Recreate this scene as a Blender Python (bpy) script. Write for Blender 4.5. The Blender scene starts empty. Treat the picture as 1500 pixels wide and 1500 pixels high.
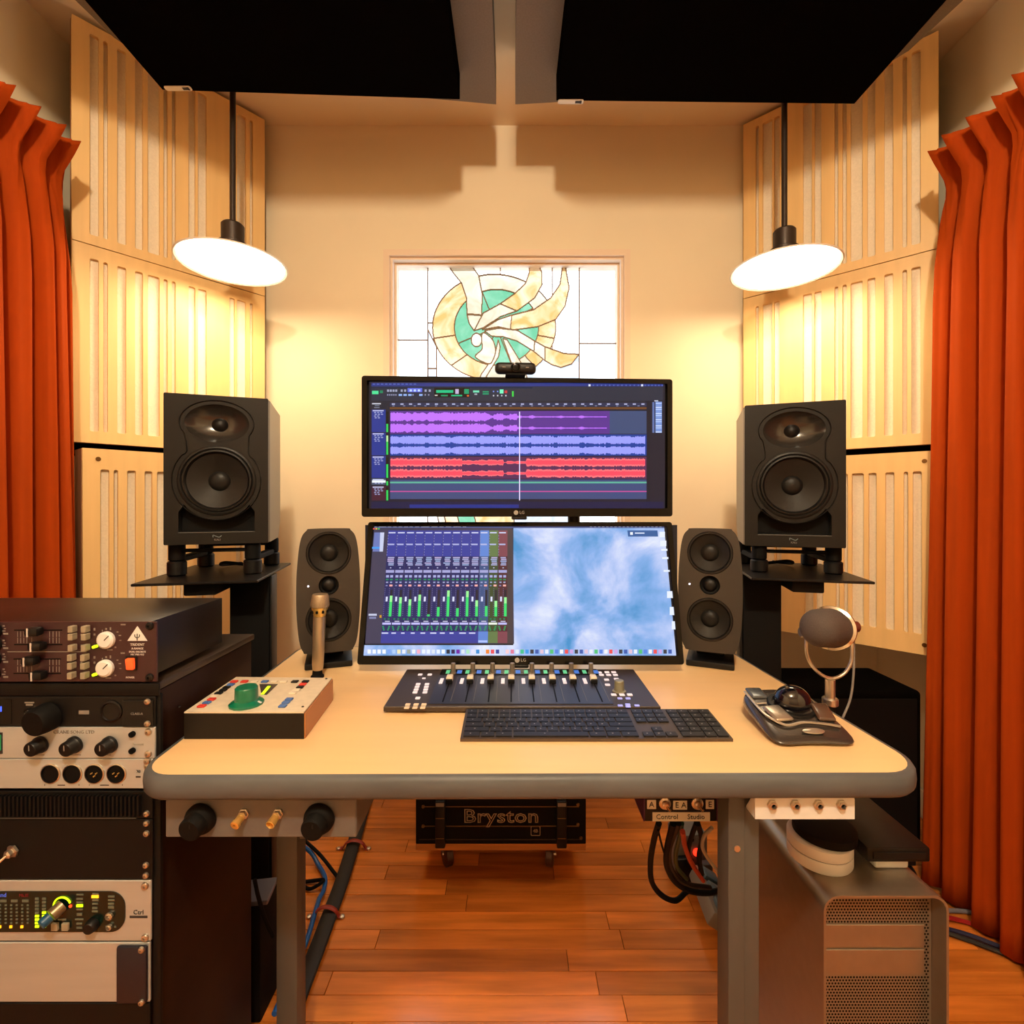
import bpy, bmesh, math, random
import numpy as np
from mathutils import Vector, Matrix, Euler

random.seed(7)
rng = np.random.default_rng(7)
SC = bpy.context.scene
C = SC.collection
PI = math.pi
R = math.radians

# ------------------------------------------------------------------ camera, world, exposure
CAMZ, FPX, HX, HY = 1.11, 730.0, 750.0, 735.0
cam_d = bpy.data.cameras.new('camera')
cam = bpy.data.objects.new('camera', cam_d)
C.objects.link(cam)
cam.location = (0, 0, CAMZ)
cam.rotation_euler = (R(90), 0, 0)
cam_d.sensor_width = 36.0
cam_d.lens = 36.0 * FPX / 1500.0
cam_d.shift_y = -(750.0 - HY) / 1500.0
cam_d.clip_start = 0.02
SC.camera = cam

world = bpy.data.worlds.new('overcast_sky')
SC.world = world
world.use_nodes = True
bg = world.node_tree.nodes['Background']
bg.inputs[0].default_value = (0.93, 0.97, 1.0, 1)
bg.inputs[1].default_value = 3.6

vs = SC.view_settings
vs.view_transform = 'Standard'
vs.look = 'None'
vs.gamma = 1.0
vs.use_curve_mapping = False
vs.exposure = 0.0
LAMP_L = 26.0       # radiance of the two pendant diffusers
ROOM_L = 860.0      # radiance of the ceiling globe behind the camera
LAMP_COL = (1.0, 0.77, 0.50)
ROOM_COL = (1.0, 0.83, 0.60)

# ------------------------------------------------------------------ helpers
def P(px, py, y):
    return Vector(((px - HX) * y / FPX, y, CAMZ + (HY - py) * y / FPX))

def onz(px, py, z):
    """point where the ray of a photo pixel meets the horizontal plane z"""
    y = (z - CAMZ) * FPX / (HY - py)
    return Vector(((px - HX) * y / FPX, y, z))

def lin(c):
    out = []
    for v in c[:3]:
        v = v / 255.0
        out.append(v / 12.92 if v <= 0.04045 else ((v + 0.055) / 1.055) ** 2.4)
    return tuple(out) + (1.0,)

MATS = {}
def mat(name, col, rough=0.5, metal=0.0, spec=0.5, var=0.0, scale=(8, 8, 8), bump=0.0, coat=0.0,
        sheen=0.0, emit=None, estr=0.0, objvar=0.0, detail=4.0):
    if name in MATS:
        return MATS[name]
    m = bpy.data.materials.new(name)
    m.use_nodes = True
    nt = m.node_tree
    b = nt.nodes['Principled BSDF']
    c = lin(col)
    b.inputs['Base Color'].default_value = c
    b.inputs['Roughness'].default_value = rough
    b.inputs['Metallic'].default_value = metal
    b.inputs['Specular IOR Level'].default_value = spec
    b.inputs['Coat Weight'].default_value = coat
    b.inputs['Coat Roughness'].default_value = 0.12
    if sheen:
        b.inputs['Sheen Weight'].default_value = sheen
        b.inputs['Sheen Roughness'].default_value = 0.4
        b.inputs['Sheen Tint'].default_value = c
    if emit:
        b.inputs['Emission Color'].default_value = lin(emit)
        b.inputs['Emission Strength'].default_value = estr
    if var or bump:
        tc = nt.nodes.new('ShaderNodeTexCoord')
        mp = nt.nodes.new('ShaderNodeMapping')
        mp.inputs['Scale'].default_value = scale
        nz = nt.nodes.new('ShaderNodeTexNoise')
        nz.inputs['Scale'].default_value = 1.0
        nz.inputs['Detail'].default_value = detail
        nt.links.new(tc.outputs['Object'], mp.inputs[0])
        src = mp.outputs[0]
        if objvar:
            oi = nt.nodes.new('ShaderNodeObjectInfo')
            vm = nt.nodes.new('ShaderNodeVectorMath'); vm.operation = 'MULTIPLY_ADD'
            vm.inputs[1].default_value = (1, 1, 1)
            mu = nt.nodes.new('ShaderNodeMath'); mu.operation = 'MULTIPLY'; mu.inputs[1].default_value = 40
            nt.links.new(oi.outputs['Random'], mu.inputs[0])
            nt.links.new(src, vm.inputs[0]); nt.links.new(mu.outputs[0], vm.inputs[2])
            src = vm.outputs[0]
        nt.links.new(src, nz.inputs['Vector'])
        if var:
            rp = nt.nodes.new('ShaderNodeValToRGB')
            rp.color_ramp.elements[0].position = 0.3
            rp.color_ramp.elements[1].position = 0.7
            rp.color_ramp.elements[0].color = tuple(v * (1 - var) for v in c[:3]) + (1,)
            rp.color_ramp.elements[1].color = tuple(min(1, v * (1 + var)) for v in c[:3]) + (1,)
            nt.links.new(nz.outputs[0], rp.inputs[0])
            last = rp.outputs[0]
            if objvar:
                hs = nt.nodes.new('ShaderNodeHueSaturation')
                mr = nt.nodes.new('ShaderNodeMapRange')
                mr.inputs['To Min'].default_value = 1 - objvar
                mr.inputs['To Max'].default_value = 1 + objvar
                nt.links.new(oi.outputs['Random'], mr.inputs[0])
                nt.links.new(mr.outputs[0], hs.inputs['Value'])
                nt.links.new(last, hs.inputs['Color'])
                last = hs.outputs[0]
            nt.links.new(last, b.inputs['Base Color'])
        if bump:
            bp = nt.nodes.new('ShaderNodeBump')
            bp.inputs['Strength'].default_value = bump
            bp.inputs['Distance'].default_value = 0.004
            nt.links.new(nz.outputs[0], bp.inputs['Height'])
            nt.links.new(bp.outputs[0], b.inputs['Normal'])
    MATS[name] = m
    return m

def zto(axis):
    return Vector((0, 0, 1)).rotation_difference(Vector(axis).normalized()).to_matrix().to_4x4()

class MB:
    """collects shapes; build() links them as ONE mesh object"""
    def __init__(s):
        s.bm = bmesh.new(); s.mi = 0
    def _add(s, t):
        for f in t.faces:
            f.material_index = s.mi
        me = bpy.data.meshes.new('tmp')
        t.to_mesh(me); t.free()
        s.bm.from_mesh(me)
        bpy.data.meshes.remove(me)
        return s
    def mat(s, i):
        s.mi = i; return s
    def box(s, c, d, bev=0.0, seg=2, rot=None):
        t = bmesh.new()
        bmesh.ops.create_cube(t, size=1.0)
        bmesh.ops.scale(t, vec=d, verts=t.verts)
        if bev:
            bmesh.ops.bevel(t, geom=t.edges[:], offset=bev, segments=seg, affect='EDGES', profile=0.5)
        M = Matrix.Translation(c)
        if rot is not None:
            M = M @ Euler(rot).to_matrix().to_4x4()
        bmesh.ops.transform(t, matrix=M, verts=t.verts)
        return s._add(t)
    def span(s, a, b, bev=0.0, seg=2):
        return s.box([(a[i] + b[i]) / 2 for i in range(3)], [abs(b[i] - a[i]) for i in range(3)], bev, seg)
    def lathe(s, prof, o=(0, 0, 0), ax=(0, 0, 1), n=24, sc=(1, 1, 1), cap=True):
        """prof: (radius, height along the axis); sc scales the local x, y, z before turning"""
        t = bmesh.new()
        M = Matrix.Translation(o) @ zto(ax)
        rings = []
        for r, h in prof:
            if r < 1e-6:
                rings.append([t.verts.new(M @ Vector((0, 0, h * sc[2])))])
            else:
                rings.append([t.verts.new(M @ Vector((r * sc[0] * math.cos(2 * PI * k / n),
                                                      r * sc[1] * math.sin(2 * PI * k / n), h * sc[2]))) for k in range(n)])
        for a, b in zip(rings, rings[1:]):
            if len(a) == 1 and len(b) == 1:
                continue
            for k in range(n):
                k2 = (k + 1) % n
                if len(a) == 1:
                    t.faces.new((a[0], b[k2], b[k]))
                elif len(b) == 1:
                    t.faces.new((a[k], a[k2], b[0]))
                else:
                    t.faces.new((a[k], a[k2], b[k2], b[k]))
        if cap:
            if len(rings[0]) > 1: t.faces.new(rings[0])
            if len(rings[-1]) > 1: t.faces.new(rings[-1][::-1])
        bmesh.ops.recalc_face_normals(t, faces=t.faces)
        return s._add(t)
    def cyl(s, a, b, r, r2=None, n=20, bev=0.0):
        a = Vector(a); b = Vector(b); L = (b - a).length
        r2 = r if r2 is None else r2
        if bev:
            prof = [(r - bev, 0), (r, bev), (r2, L - bev), (r2 - bev, L)]
        else:
            prof = [(r, 0), (r2, L)]
        return s.lathe(prof, a, b - a, n)
    def tube(s, pts, r, n=8, sub=6, flat=1.0):
        pts = [Vector(p) for p in pts]
        if sub > 1 and len(pts) > 2:
            q = []
            ext = [2 * pts[0] - pts[1]] + pts + [2 * pts[-1] - pts[-2]]
            for i in range(1, len(ext) - 2):
                p0, p1, p2, p3 = ext[i - 1:i + 3]
                for k in range(sub):
                    u = k / sub
                    q.append(0.5 * ((2 * p1) + (p2 - p0) * u + (2 * p0 - 5 * p1 + 4 * p2 - p3) * u * u + (3 * p1 - p0 - 3 * p2 + p3) * u ** 3))
            q.append(pts[-1]); pts = q
        t = bmesh.new()
        up = Vector((0, 0, 1))
        d0 = (pts[1] - pts[0]).normalized()
        if abs(d0.dot(up)) > 0.95: up = Vector((1, 0, 0))
        side = d0.cross(up).normalized()
        rings = []
        for i, p in enumerate(pts):
            d = (pts[min(i + 1, len(pts) - 1)] - pts[max(i - 1, 0)]).normalized()
            side = (side - d * side.dot(d)).normalized()
            u2 = d.cross(side)
            rings.append([t.verts.new(p + side * r * math.cos(2 * PI * k / n) + u2 * r * flat * math.sin(2 * PI * k / n)) for k in range(n)])
        for a, b in zip(rings, rings[1:]):
            for k in range(n):
                t.faces.new((a[k], a[(k + 1) % n], b[(k + 1) % n], b[k]))
        t.faces.new(rings[0]); t.faces.new(rings[-1][::-1])
        bmesh.ops.recalc_face_normals(t, faces=t.faces)
        return s._add(t)
    def prism(s, poly, a, b, ax='Z'):
        """extrude a 2D polygon between two levels; ax Z: (x,y) poly, X: (y,z), Y: (x,z)"""
        f = {'Z': lambda u, v, w: (u, v, w), 'X': lambda u, v, w: (w, u, v), 'Y': lambda u, v, w: (u, w, v)}[ax]
        t = bmesh.new()
        lo = [t.verts.new(f(u, v, a)) for u, v in poly]; hi = [t.verts.new(f(u, v, b)) for u, v in poly]
        t.faces.new(lo); t.faces.new(hi[::-1])
        n = len(poly)
        for k in range(n):
            t.faces.new((lo[k], lo[(k + 1) % n], hi[(k + 1) % n], hi[k]))
        bmesh.ops.recalc_face_normals(t, faces=t.faces)
        return s._add(t)
    def mesh(s, me, M=None):
        t = bmesh.new(); t.from_mesh(me)
        if M is not None:
            bmesh.ops.transform(t, matrix=M, verts=t.verts)
        return s._add(t)
    def xf(s, M):
        bmesh.ops.transform(s.bm, matrix=M, verts=s.bm.verts); return s
    def build(s, name, mats, parent=None, loc=(0, 0, 0), rot=(0, 0, 0), smooth=35):
        me = bpy.data.meshes.new(name)
        s.bm.to_mesh(me); s.bm.free()
        for m in (mats if isinstance(mats, (list, tuple)) else [mats]):
            me.materials.append(m)
        if smooth:
            me.shade_smooth()
            me.set_sharp_from_angle(angle=R(smooth))
        return link(name, me, parent, loc, rot)

def link(name, me, parent=None, loc=(0, 0, 0), rot=(0, 0, 0)):
    o = bpy.data.objects.new(name, me)
    C.objects.link(o)
    o.parent = parent
    o.location = loc; o.rotation_euler = rot
    return o

def thing(name, label, cat, loc=(0, 0, 0), rotz=0.0, group=None, tilt=0.0):
    o = bpy.data.objects.new(name, None)
    C.objects.link(o)
    o.empty_display_size = 0.02
    o.location = loc; o.rotation_euler = (tilt, 0, rotz)
    o['label'] = label; o['category'] = cat
    if group: o['group'] = group
    return o

def tag(o, label, cat, group=None):
    o['label'] = label; o['category'] = cat
    if group: o['group'] = group
    return o

def struct(o):
    o['kind'] = 'structure'; return o

TOFRONT = Matrix.Rotation(R(90), 4, 'X')     # a flat shape drawn in x,y stands up and faces -Y

def rr(x0, y0, x1, y1, r, n=5):
    out = []
    for cx, cy, a0 in ((x1 - r, y0 + r, -90), (x1 - r, y1 - r, 0), (x0 + r, y1 - r, 90), (x0 + r, y0 + r, 180)):
        for k in range(n + 1):
            a = R(a0 + 90 * k / n)
            out.append((cx + r * math.cos(a), cy + r * math.sin(a)))
    return out

def ell(cx, cy, rx, ry, n=32):
    return [(cx + rx * math.cos(2 * PI * k / n), cy + ry * math.sin(2 * PI * k / n)) for k in range(n)]

def curve_mesh(cu):
    o = bpy.data.objects.new('tmp', cu)
    C.objects.link(o)
    dg = bpy.context.evaluated_depsgraph_get()
    dg.update()
    me = bpy.data.meshes.new_from_object(o.evaluated_get(dg))
    bpy.data.objects.remove(o); bpy.data.curves.remove(cu)
    return me

def plate(outline, holes=(), thick=0.01, bevel=0.0):
    """flat plate in x,y with real holes, thickness along z from -thick/2 to thick/2"""
    cu = bpy.data.curves.new('tmp', 'CURVE')
    cu.dimensions = '2D'; cu.fill_mode = 'BOTH'
    cu.extrude = thick / 2 - bevel; cu.bevel_depth = bevel; cu.bevel_resolution = 2
    cu.offset = -bevel
    for pl in [outline] + list(holes):
        sp = cu.splines.new('POLY')
        sp.points.add(len(pl) - 1)
        for i, (x, y) in enumerate(pl):
            sp.points[i].co = (x, y, 0, 1)
        sp.use_cyclic_u = True
    return curve_mesh(cu)

def text_mesh(txt, size, ext=0.0003, outline=0.0, space=1.0):
    cu = bpy.data.curves.new('tmp', 'FONT')
    cu.body = txt; cu.size = size; cu.align_x = 'CENTER'; cu.align_y = 'CENTER'
    cu.space_character = space
    cu.resolution_u = 2
    if outline:
        cu.fill_mode = 'NONE'; cu.bevel_depth = outline; cu.bevel_resolution = 0
    else:
        cu.extrude = ext
    return curve_mesh(cu)

def text(txt, size, at, m, parent=None, name='lettering', outline=0.0, space=1.0, flat=False, rotz=0.0, sx=1.0, rot=None):
    b = MB().mesh(text_mesh(txt, size, 0.0003, outline, space), Matrix.Diagonal((sx, 1, 1, 1)))
    if rot is None:
        rot = (0 if flat else R(90), 0, rotz)
    return b.build(name, m, parent, at, rot, smooth=0)

# ------------------------------------------------------------------ materials
M_WALL = mat('cream_wall_paint', (236, 220, 188), 0.75, var=0.03, scale=(3, 3, 3), bump=0.05)
M_CEIL = mat('ceiling_paint', (238, 222, 194), 0.8, var=0.03, scale=(3, 3, 3))
M_MAPLE = mat('maple_plywood', (238, 198, 134), 0.42, var=0.05, scale=(40, 40, 2.2), detail=5)
M_MAPLE_EDGE = mat('stained_panel_side', (150, 92, 52), 0.6, var=0.12, scale=(30, 30, 3))
M_FELT = mat('grey_beige_fabric', (236, 224, 200), 0.95, var=0.05, scale=(200, 200, 200), bump=0.2)
M_BLACKF = mat('black_fabric', (9, 7, 6), 0.95, spec=0.0, var=0.2, scale=(300, 300, 300), bump=0.2)
M_GREYF = mat('grey_fabric', (122, 112, 100), 0.95, var=0.08, scale=(200, 200, 200))
M_CURT = mat('rust_velvet', (164, 62, 8), 0.8, spec=0.1, sheen=0.06, var=0.08, scale=(60, 60, 3))
M_DESK = mat('maple_laminate', (238, 200, 146), 0.33, var=0.03, scale=(3, 40, 30))
M_BUMPER = mat('grey_rubber_edge', (84, 87, 90), 0.45, spec=0.3, var=0.14, scale=(9, 9, 30), bump=0.05)
M_LEG = mat('grey_powder_steel', (80, 80, 78), 0.5, metal=0.2)
M_BLACK = mat('black_plastic', (14, 14, 15), 0.45, spec=0.28)
M_BLACKG = mat('gloss_black', (6, 6, 7), 0.18, spec=0.18, coat=0.08)
M_BLACKM = mat('matte_black', (9, 9, 9), 0.7, spec=0.15)
M_SATIN = mat('satin_charcoal', (25, 24, 23), 0.42, spec=0.22)
M_CONE = mat('woofer_cone', (32, 30, 28), 0.5, spec=0.25)
M_RUBBER = mat('rubber_surround', (16, 15, 15), 0.38, spec=0.3)
M_STEELB = mat('black_steel', (16, 15, 15), 0.45, spec=0.3)
M_SILVER = mat('brushed_aluminium', (184, 190, 192), 0.4, metal=0.4, var=0.05, scale=(4, 60, 60))
M_CHROME = mat('chrome', (220, 215, 205), 0.16, metal=1.0)
M_NICKEL = mat('satin_nickel', (196, 188, 174), 0.3, metal=0.9)
M_GOLD = mat('gold_plate', (236, 198, 112), 0.3, metal=0.7)
M_WHITE = mat('white_plastic', (218, 222, 222), 0.45)
M_OFFW = mat('ivory_paint', (226, 218, 200), 0.45)
M_BRONZE = mat('dark_bronze', (58, 46, 38), 0.42, metal=0.5)
M_INK = mat('dark_print', (48, 48, 48), 0.7)
M_PRINT = mat('light_print', (205, 200, 195), 0.7)
M_GREYP = mat('grey_print', (128, 124, 118), 0.7)
# ------------------------------------------------------------------ room shell
WX, WB, WF, CEIL = 1.45, 1.98, -2.4, 2.605
win_a, win_b = P(571, 376, WB), P(914, 376, WB)
WXL, WXR, WZT, WZB = win_a.x, win_b.x, win_a.z, 0.92
base = struct(MB().span((-WX - .1, WF - .1, -0.06), (WX + .1, WB + .1, -0.012)).build('floor', mat('subfloor', (52, 26, 10), 0.7)))
M_PLANK = mat('oak_floor', (206, 118, 44), 0.2, coat=0.35, var=0.30, scale=(3.2, 34, 20), objvar=0.22, bump=0.04, detail=6)
PW = 0.0572
y = WB - PW
rows = []
while y > WF:
    rows.append(y); y -= PW
far = [r for r in rows if r > 0.86]
near = [r for r in rows if r <= 0.86]
plank_cache = {}
for r in far:
    x = -WX - random.random() * 0.5
    while x < WX:
        L = random.choice((0.38, 0.5, 0.62, 0.76, 0.9))
        a, b = max(x, -WX), min(x + L, WX)
        x += L
        if b - a < 0.03: continue
        key = round(b - a, 3)
        if key not in plank_cache:
            m = MB().box((0, 0, 0), (b - a - 0.0012, PW - 0.0012, 0.012), 0.0006, 1)
            o = m.build('plank', M_PLANK, base, smooth=0)
            plank_cache[key] = o.data
        else:
            o = link('plank', plank_cache[key], base)
        o.location = ((a + b) / 2, r + PW / 2, -0.006 - random.random() * 0.0004)
m = MB()
for r in near:
    x = -WX - random.random() * 0.5
    while x < WX:
        L = random.choice((0.5, 0.62, 0.76, 0.9))
        a, b = max(x, -WX), min(x + L, WX); x += L
        if b - a > 0.03:
            m.box(((a + b) / 2, r + PW / 2, -0.006), (b - a - 0.0012, PW - 0.0012, 0.012))
o = m.build('plank_field', M_PLANK, base, smooth=0); o['kind'] = 'stuff'

struct(MB().span((-WX - .1, WF - .1, CEIL), (WX + .1, WB + .1, CEIL + .06)).build('ceiling', M_CEIL))
struct(MB().span((-WX - .1, WF, 0), (-WX, WB, CEIL)).build('wall_left', M_WALL))
struct(MB().span((WX, WF, 0), (WX + .1, WB, CEIL)).build('wall_right', M_WALL))
struct(MB().span((-WX - .1, WF - .1, 0), (WX + .1, WF, CEIL)).build('wall_front', M_WALL))
me = plate([(-WX - .1, 0), (WX + .1, 0), (WX + .1, CEIL), (-WX - .1, CEIL)], [[(WXL, WZB), (WXR, WZB), (WXR, WZT), (WXL, WZT)]], 0.10)
struct(MB().mesh(me, TOFRONT).build('wall_back', M_WALL, loc=(0, WB + 0.05, 0), smooth=0))
for s, nm in ((-1, 'baseboard_left'), (1, 'baseboard_right')):
    struct(MB().box((s * (WX - 0.007), (WF + WB) / 2, 0.05), (0.014, WB - WF, 0.10), 0.003).build(nm, M_OFFW))
struct(MB().box((0, WB - 0.007, 0.05), (2 * WX - 0.03, 0.014, 0.10), 0.003).build('baseboard_back', M_OFFW))

# ------------------------------------------------------------------ stained glass window
GY = WB + 0.055
win = bpy.data.objects.new('window_1', None); C.objects.link(win); win['kind'] = 'structure'
win['label'] = 'stained glass window with amber and green swirling flower between clear side panes'
M_TRIM = mat('window_trim_paint', (236, 212, 184), 0.45)
def frame(x0, x1, z0, z1, w, ya, yb, m, name, bev=0.003):
    me = plate([(x0, z0), (x1, z0), (x1, z1), (x0, z1)], [[(x0 + w, z0 + w), (x1 - w, z0 + w), (x1 - w, z1 - w), (x0 + w, z1 - w)]], yb - ya)
    return MB().mesh(me, TOFRONT).build(name, m, win, (0, (ya + yb) / 2, 0), smooth=0)
frame(WXL - .022, WXR + .022, WZB - .022, WZT + .022, .024, WB - .016, WB, M_TRIM, 'casing')
frame(WXL, WXR, WZB, WZT, .012, WB, WB + .03, M_TRIM, 'stop_bead')
frame(WXL, WXR, WZB, WZT, .020, WB + .03, WB + .08, M_TRIM, 'sash')
MB().span((WXL - .04, WB - .035, WZB - .04), (WXR + .04, WB + .02, WZB - .018), .003).build('window_sill', M_TRIM, win)

ZX = 370 / 1500.0
def gl(zx, zy):      # coordinates measured on an enlargement of the window -> metres in the glass plane
    q = P(560 + zx * ZX, 350 + zy * ZX, GY); return q.x, q.z
gx0, gz1 = WXL + .018, WZT - .018
gx1, gz0 = WXR - .018, WZB + .018
CELL = 0.002
nx, nz = int((gx1 - gx0) / CELL), int((gz1 - gz0) / CELL)
XX, ZZ = np.meshgrid(gx0 + (np.arange(nx) + .5) * CELL, gz0 + (np.arange(nz) + .5) * CELL)
ids = np.zeros((nz, nx), int)
def inside(poly):
    r = np.zeros(XX.shape, bool); n = len(poly)
    for i in range(n):
        (xa, za), (xb, zb) = poly[i], poly[(i + 1) % n]
        if za == zb: continue
        c = ((za > ZZ) != (zb > ZZ)) & (XX < (xb - xa) * (ZZ - za) / (zb - za) + xa)
        r ^= c
    return r
def smooth(pts, k=6):
    out = []; n = len(pts)
    for i in range(n):
        p0, p1, p2, p3 = [np.array(pts[(i + j) % n], float) for j in (-1, 0, 1, 2)]
        for q in range(k):
            u = q / k
            out.append(tuple(.5 * (2 * p1 + (p2 - p0) * u + (2 * p0 - 5 * p1 + 4 * p2 - p3) * u * u + (3 * p1 - p0 - 3 * p2 + p3) * u ** 3)))
    return out
def glass(name, col, var=0.0):
    if name in MATS: return MATS[name]
    m = bpy.data.materials.new(name); m.use_nodes = True
    nt = m.node_tree; nt.nodes.clear()
    out = nt.nodes.new('ShaderNodeOutputMaterial'); tr = nt.nodes.new('ShaderNodeBsdfTransparent')
    gs = nt.nodes.new('ShaderNodeBsdfGlossy'); gs.inputs['Roughness'].default_value = .6
    mx = nt.nodes.new('ShaderNodeMixShader'); mx.inputs[0].default_value = .02
    tc = nt.nodes.new('ShaderNodeTexCoord'); nz_ = nt.nodes.new('ShaderNodeTexNoise')
    nz_.inputs['Scale'].default_value = 9; nz_.inputs['Detail'].default_value = 3; nz_.inputs['Distortion'].default_value = 1.5
    rp = nt.nodes.new('ShaderNodeValToRGB')
    c = lin(col)
    rp.color_ramp.elements[0].position = .35; rp.color_ramp.elements[1].position = .65
    rp.color_ramp.elements[0].color = c
    rp.color_ramp.elements[1].color = tuple(v + (1 - v) * var for v in c[:3]) + (1,)
    nt.links.new(tc.outputs['Object'], nz_.inputs['Vector']); nt.links.new(nz_.outputs[0], rp.inputs[0])
    nt.links.new(rp.outputs[0], tr.inputs[0])
    nt.links.new(tr.outputs[0], mx.inputs[1]); nt.links.new(gs.outputs[0], mx.inputs[2]); nt.links.new(mx.outputs[0], out.inputs[0])
    MATS[name] = m
    return m
G_CLEAR = glass('clear_glass', (212, 216, 218), .5)
G_BLUE = glass('pale_blue_glass', (140, 145, 152), .14)
G_AMBER = glass('amber_glass', (160, 124, 72), .18)
G_CREAM = glass('cream_glass', (150, 140, 120), .14)
G_GREEN = glass('green_glass', (72, 128, 100), .06)
panes = []
def pane(poly, g, sm=False):
    pts = smooth(poly) if sm else poly
    panes.append(g); ids[inside([gl(*q) for q in pts])] = len(panes)
BOT = 2200
pane([(-50, -50), (272, -50), (272, 600), (-50, 600)], G_CLEAR); pane([(-50, 600), (272, 600), (272, 1240), (-50, 1240)], G_CLEAR)
pane([(-50, 1240), (272, 1240), (272, BOT), (-50, BOT)], G_CLEAR)
pane([(1170, -50), (1600, -50), (1600, 622), (1170, 622)], G_CLEAR); pane([(1170, 622), (1600, 622), (1600, 1240), (1170, 1240)], G_CLEAR)
pane([(1170, 1240), (1600, 1240), (1600, BOT), (1170, BOT)], G_CLEAR)
pane([(272, -50), (700, -50), (700, 500), (272, 500)], G_CLEAR); pane([(700, -50), (1010, -50), (1010, 500), (700, 500)], G_CLEAR)
pane([(1010, -50), (1170, -50), (1170, 690), (1010, 690)], G_CLEAR); pane([(272, 500), (660, 500), (660, 1000), (272, 1000)], G_CLEAR)
pane([(660, 690), (1170, 690), (1170, 1000), (660, 1000)], G_BLUE)
pane([(272, 1000), (700, 1000), (700, BOT), (272, BOT)], G_CLEAR); pane([(700, 1000), (1170, 1000), (1170, BOT), (700, BOT)], G_BLUE)
pane([(272, 540), (322, 640), (322, 770), (272, 770)], G_BLUE); pane([(272, 770), (322, 770), (322, 1000), (272, 1000)], G_BLUE)
for x0_, x1_, g_ in ((330, 372, G_CREAM), (372, 450, G_AMBER), (450, 550, G_GREEN), (550, 780, G_AMBER), (780, 1120, G_BLUE)):
    pane([(x0_ - 60, 1480), (x1_ - 60, 1440), (x1_, 1660), (x1_ + 60, 1900), (x0_ + 60, 1940), (x0_, 1660)], g_)
rc = (664, 525)
def sector(a0, a1, r0, r1, g, ry=(.90, .86)):
    ox = 14 if r0 == 0 else 0
    if r0 == 0: ry = (.90, .90)
    n = 14
    A = [R(a0 + (a1 - a0) * k / n) for k in range(n + 1)]
    pane([(rc[0] + ox + r1 * math.cos(a), rc[1] - r1 * ry[1] * math.sin(a)) for a in A] +
         [(rc[0] + 14 + r0 * math.cos(a), rc[1] - r0 * ry[0] * math.sin(a)) for a in A[::-1]], g)
sector(-12, 12, 250, 366, G_AMBER); sector(12, 50, 250, 366, G_CREAM); sector(50, 112, 250, 366, G_CREAM)
sector(112, 192, 250, 366, G_AMBER); sector(192, 226, 250, 366, G_AMBER); sector(226, 262, 250, 366, G_AMBER)
sector(262, 312, 250, 366, G_CREAM); sector(312, 348, 250, 366, G_AMBER)
sector(30, 110, 0, 250, G_GREEN); sector(110, 205, 0, 250, G_GREEN); sector(205, 252, 0, 250, G_GREEN)
sector(252, 290, 0, 250, G_GREEN); sector(290, 335, 0, 250, G_GREEN); sector(-25, 30, 0, 250, G_GREEN)
pane([(688, 600), (700, 640), (690, 700), (610, 830), (560, 1010), (500, 1010), (590, 800), (668, 690)], G_CREAM)
pane([(715, 590), (742, 600), (830, 745), (930, 1000), (850, 1000), (770, 745)], G_CREAM)
pane([(600, 556), (655, 600), (672, 660), (660, 712), (632, 742), (552, 700), (592, 655), (590, 600)], G_CREAM, True)
pane([(368, 120), (420, 200), (470, 262), (500, 350), (503, 445), (590, 452), (594, 330), (572, 215), (500, 120)], G_CREAM)
pane([(503, 448), (592, 455), (570, 500), (545, 545), (515, 500)], G_CREAM)
pane([(545, 545), (600, 440), (700, 385), (790, 322), (850, 265), (872, 200), (875, 120), (910, 120), (948, 200), (950, 270), (905, 350), (800, 428), (700, 462), (600, 528)], G_CREAM)
pane([(700, 385), (790, 322), (850, 265), (872, 200), (875, 120), (910, 120), (948, 200), (950, 270), (905, 350), (800, 428)], G_AMBER)
pane([(590, 540), (690, 478), (780, 450), (900, 420), (1000, 350), (1055, 270), (1072, 150), (1085, 150), (1110, 290), (1085, 400), (1030, 478), (920, 522), (780, 540), (690, 522)], G_AMBER)
pane([(590, 540), (690, 478), (770, 452), (760, 538), (690, 522)], G_CREAM)
pane([(606, 545), (690, 530), (800, 542), (905, 606), (900, 668), (800, 606), (720, 582), (650, 578)], G_CREAM)
pane([(905, 606), (965, 640), (965, 722), (900, 668)], G_CREAM)
pane([(965, 640), (1080, 680), (1168, 685), (1125, 742), (1060, 764), (1005, 746), (965, 722)], G_AMBER)
pane(ell(560, 600, 32, 40, 20), G_CREAM)
edge = np.zeros_like(ids, bool)
d = ids[:, 1:] != ids[:, :-1]; edge[:, 1:] |= d; edge[:, :-1] |= d
d = ids[1:, :] != ids[:-1, :]; edge[1:, :] |= d; edge[:-1, :] |= d
def runs(mask):
    for j in range(mask.shape[0]):
        row = np.concatenate(([0], mask[j].astype(np.int8), [0])); dd = np.diff(row)
        for a, b in zip(np.where(dd == 1)[0], np.where(dd == -1)[0]):
            yield gx0 + a * CELL, gx0 + b * CELL, gz0 + j * CELL
ids[edge] = 0
for k, g in enumerate(panes):
    mk = ids == k + 1
    if mk.sum() < 12: continue
    v, f = [], []
    for a, b, z in runs(mk):
        n = len(v)
        v += [(a, 0, z), (b, 0, z), (b, 0, z + CELL), (a, 0, z + CELL)]; f.append((n, n + 1, n + 2, n + 3))
    me = bpy.data.meshes.new('pane'); me.from_pydata(v, [], f); me.materials.append(g)
    link('pane', me, win, (0, GY, 0))
v, f = [], []
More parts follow.
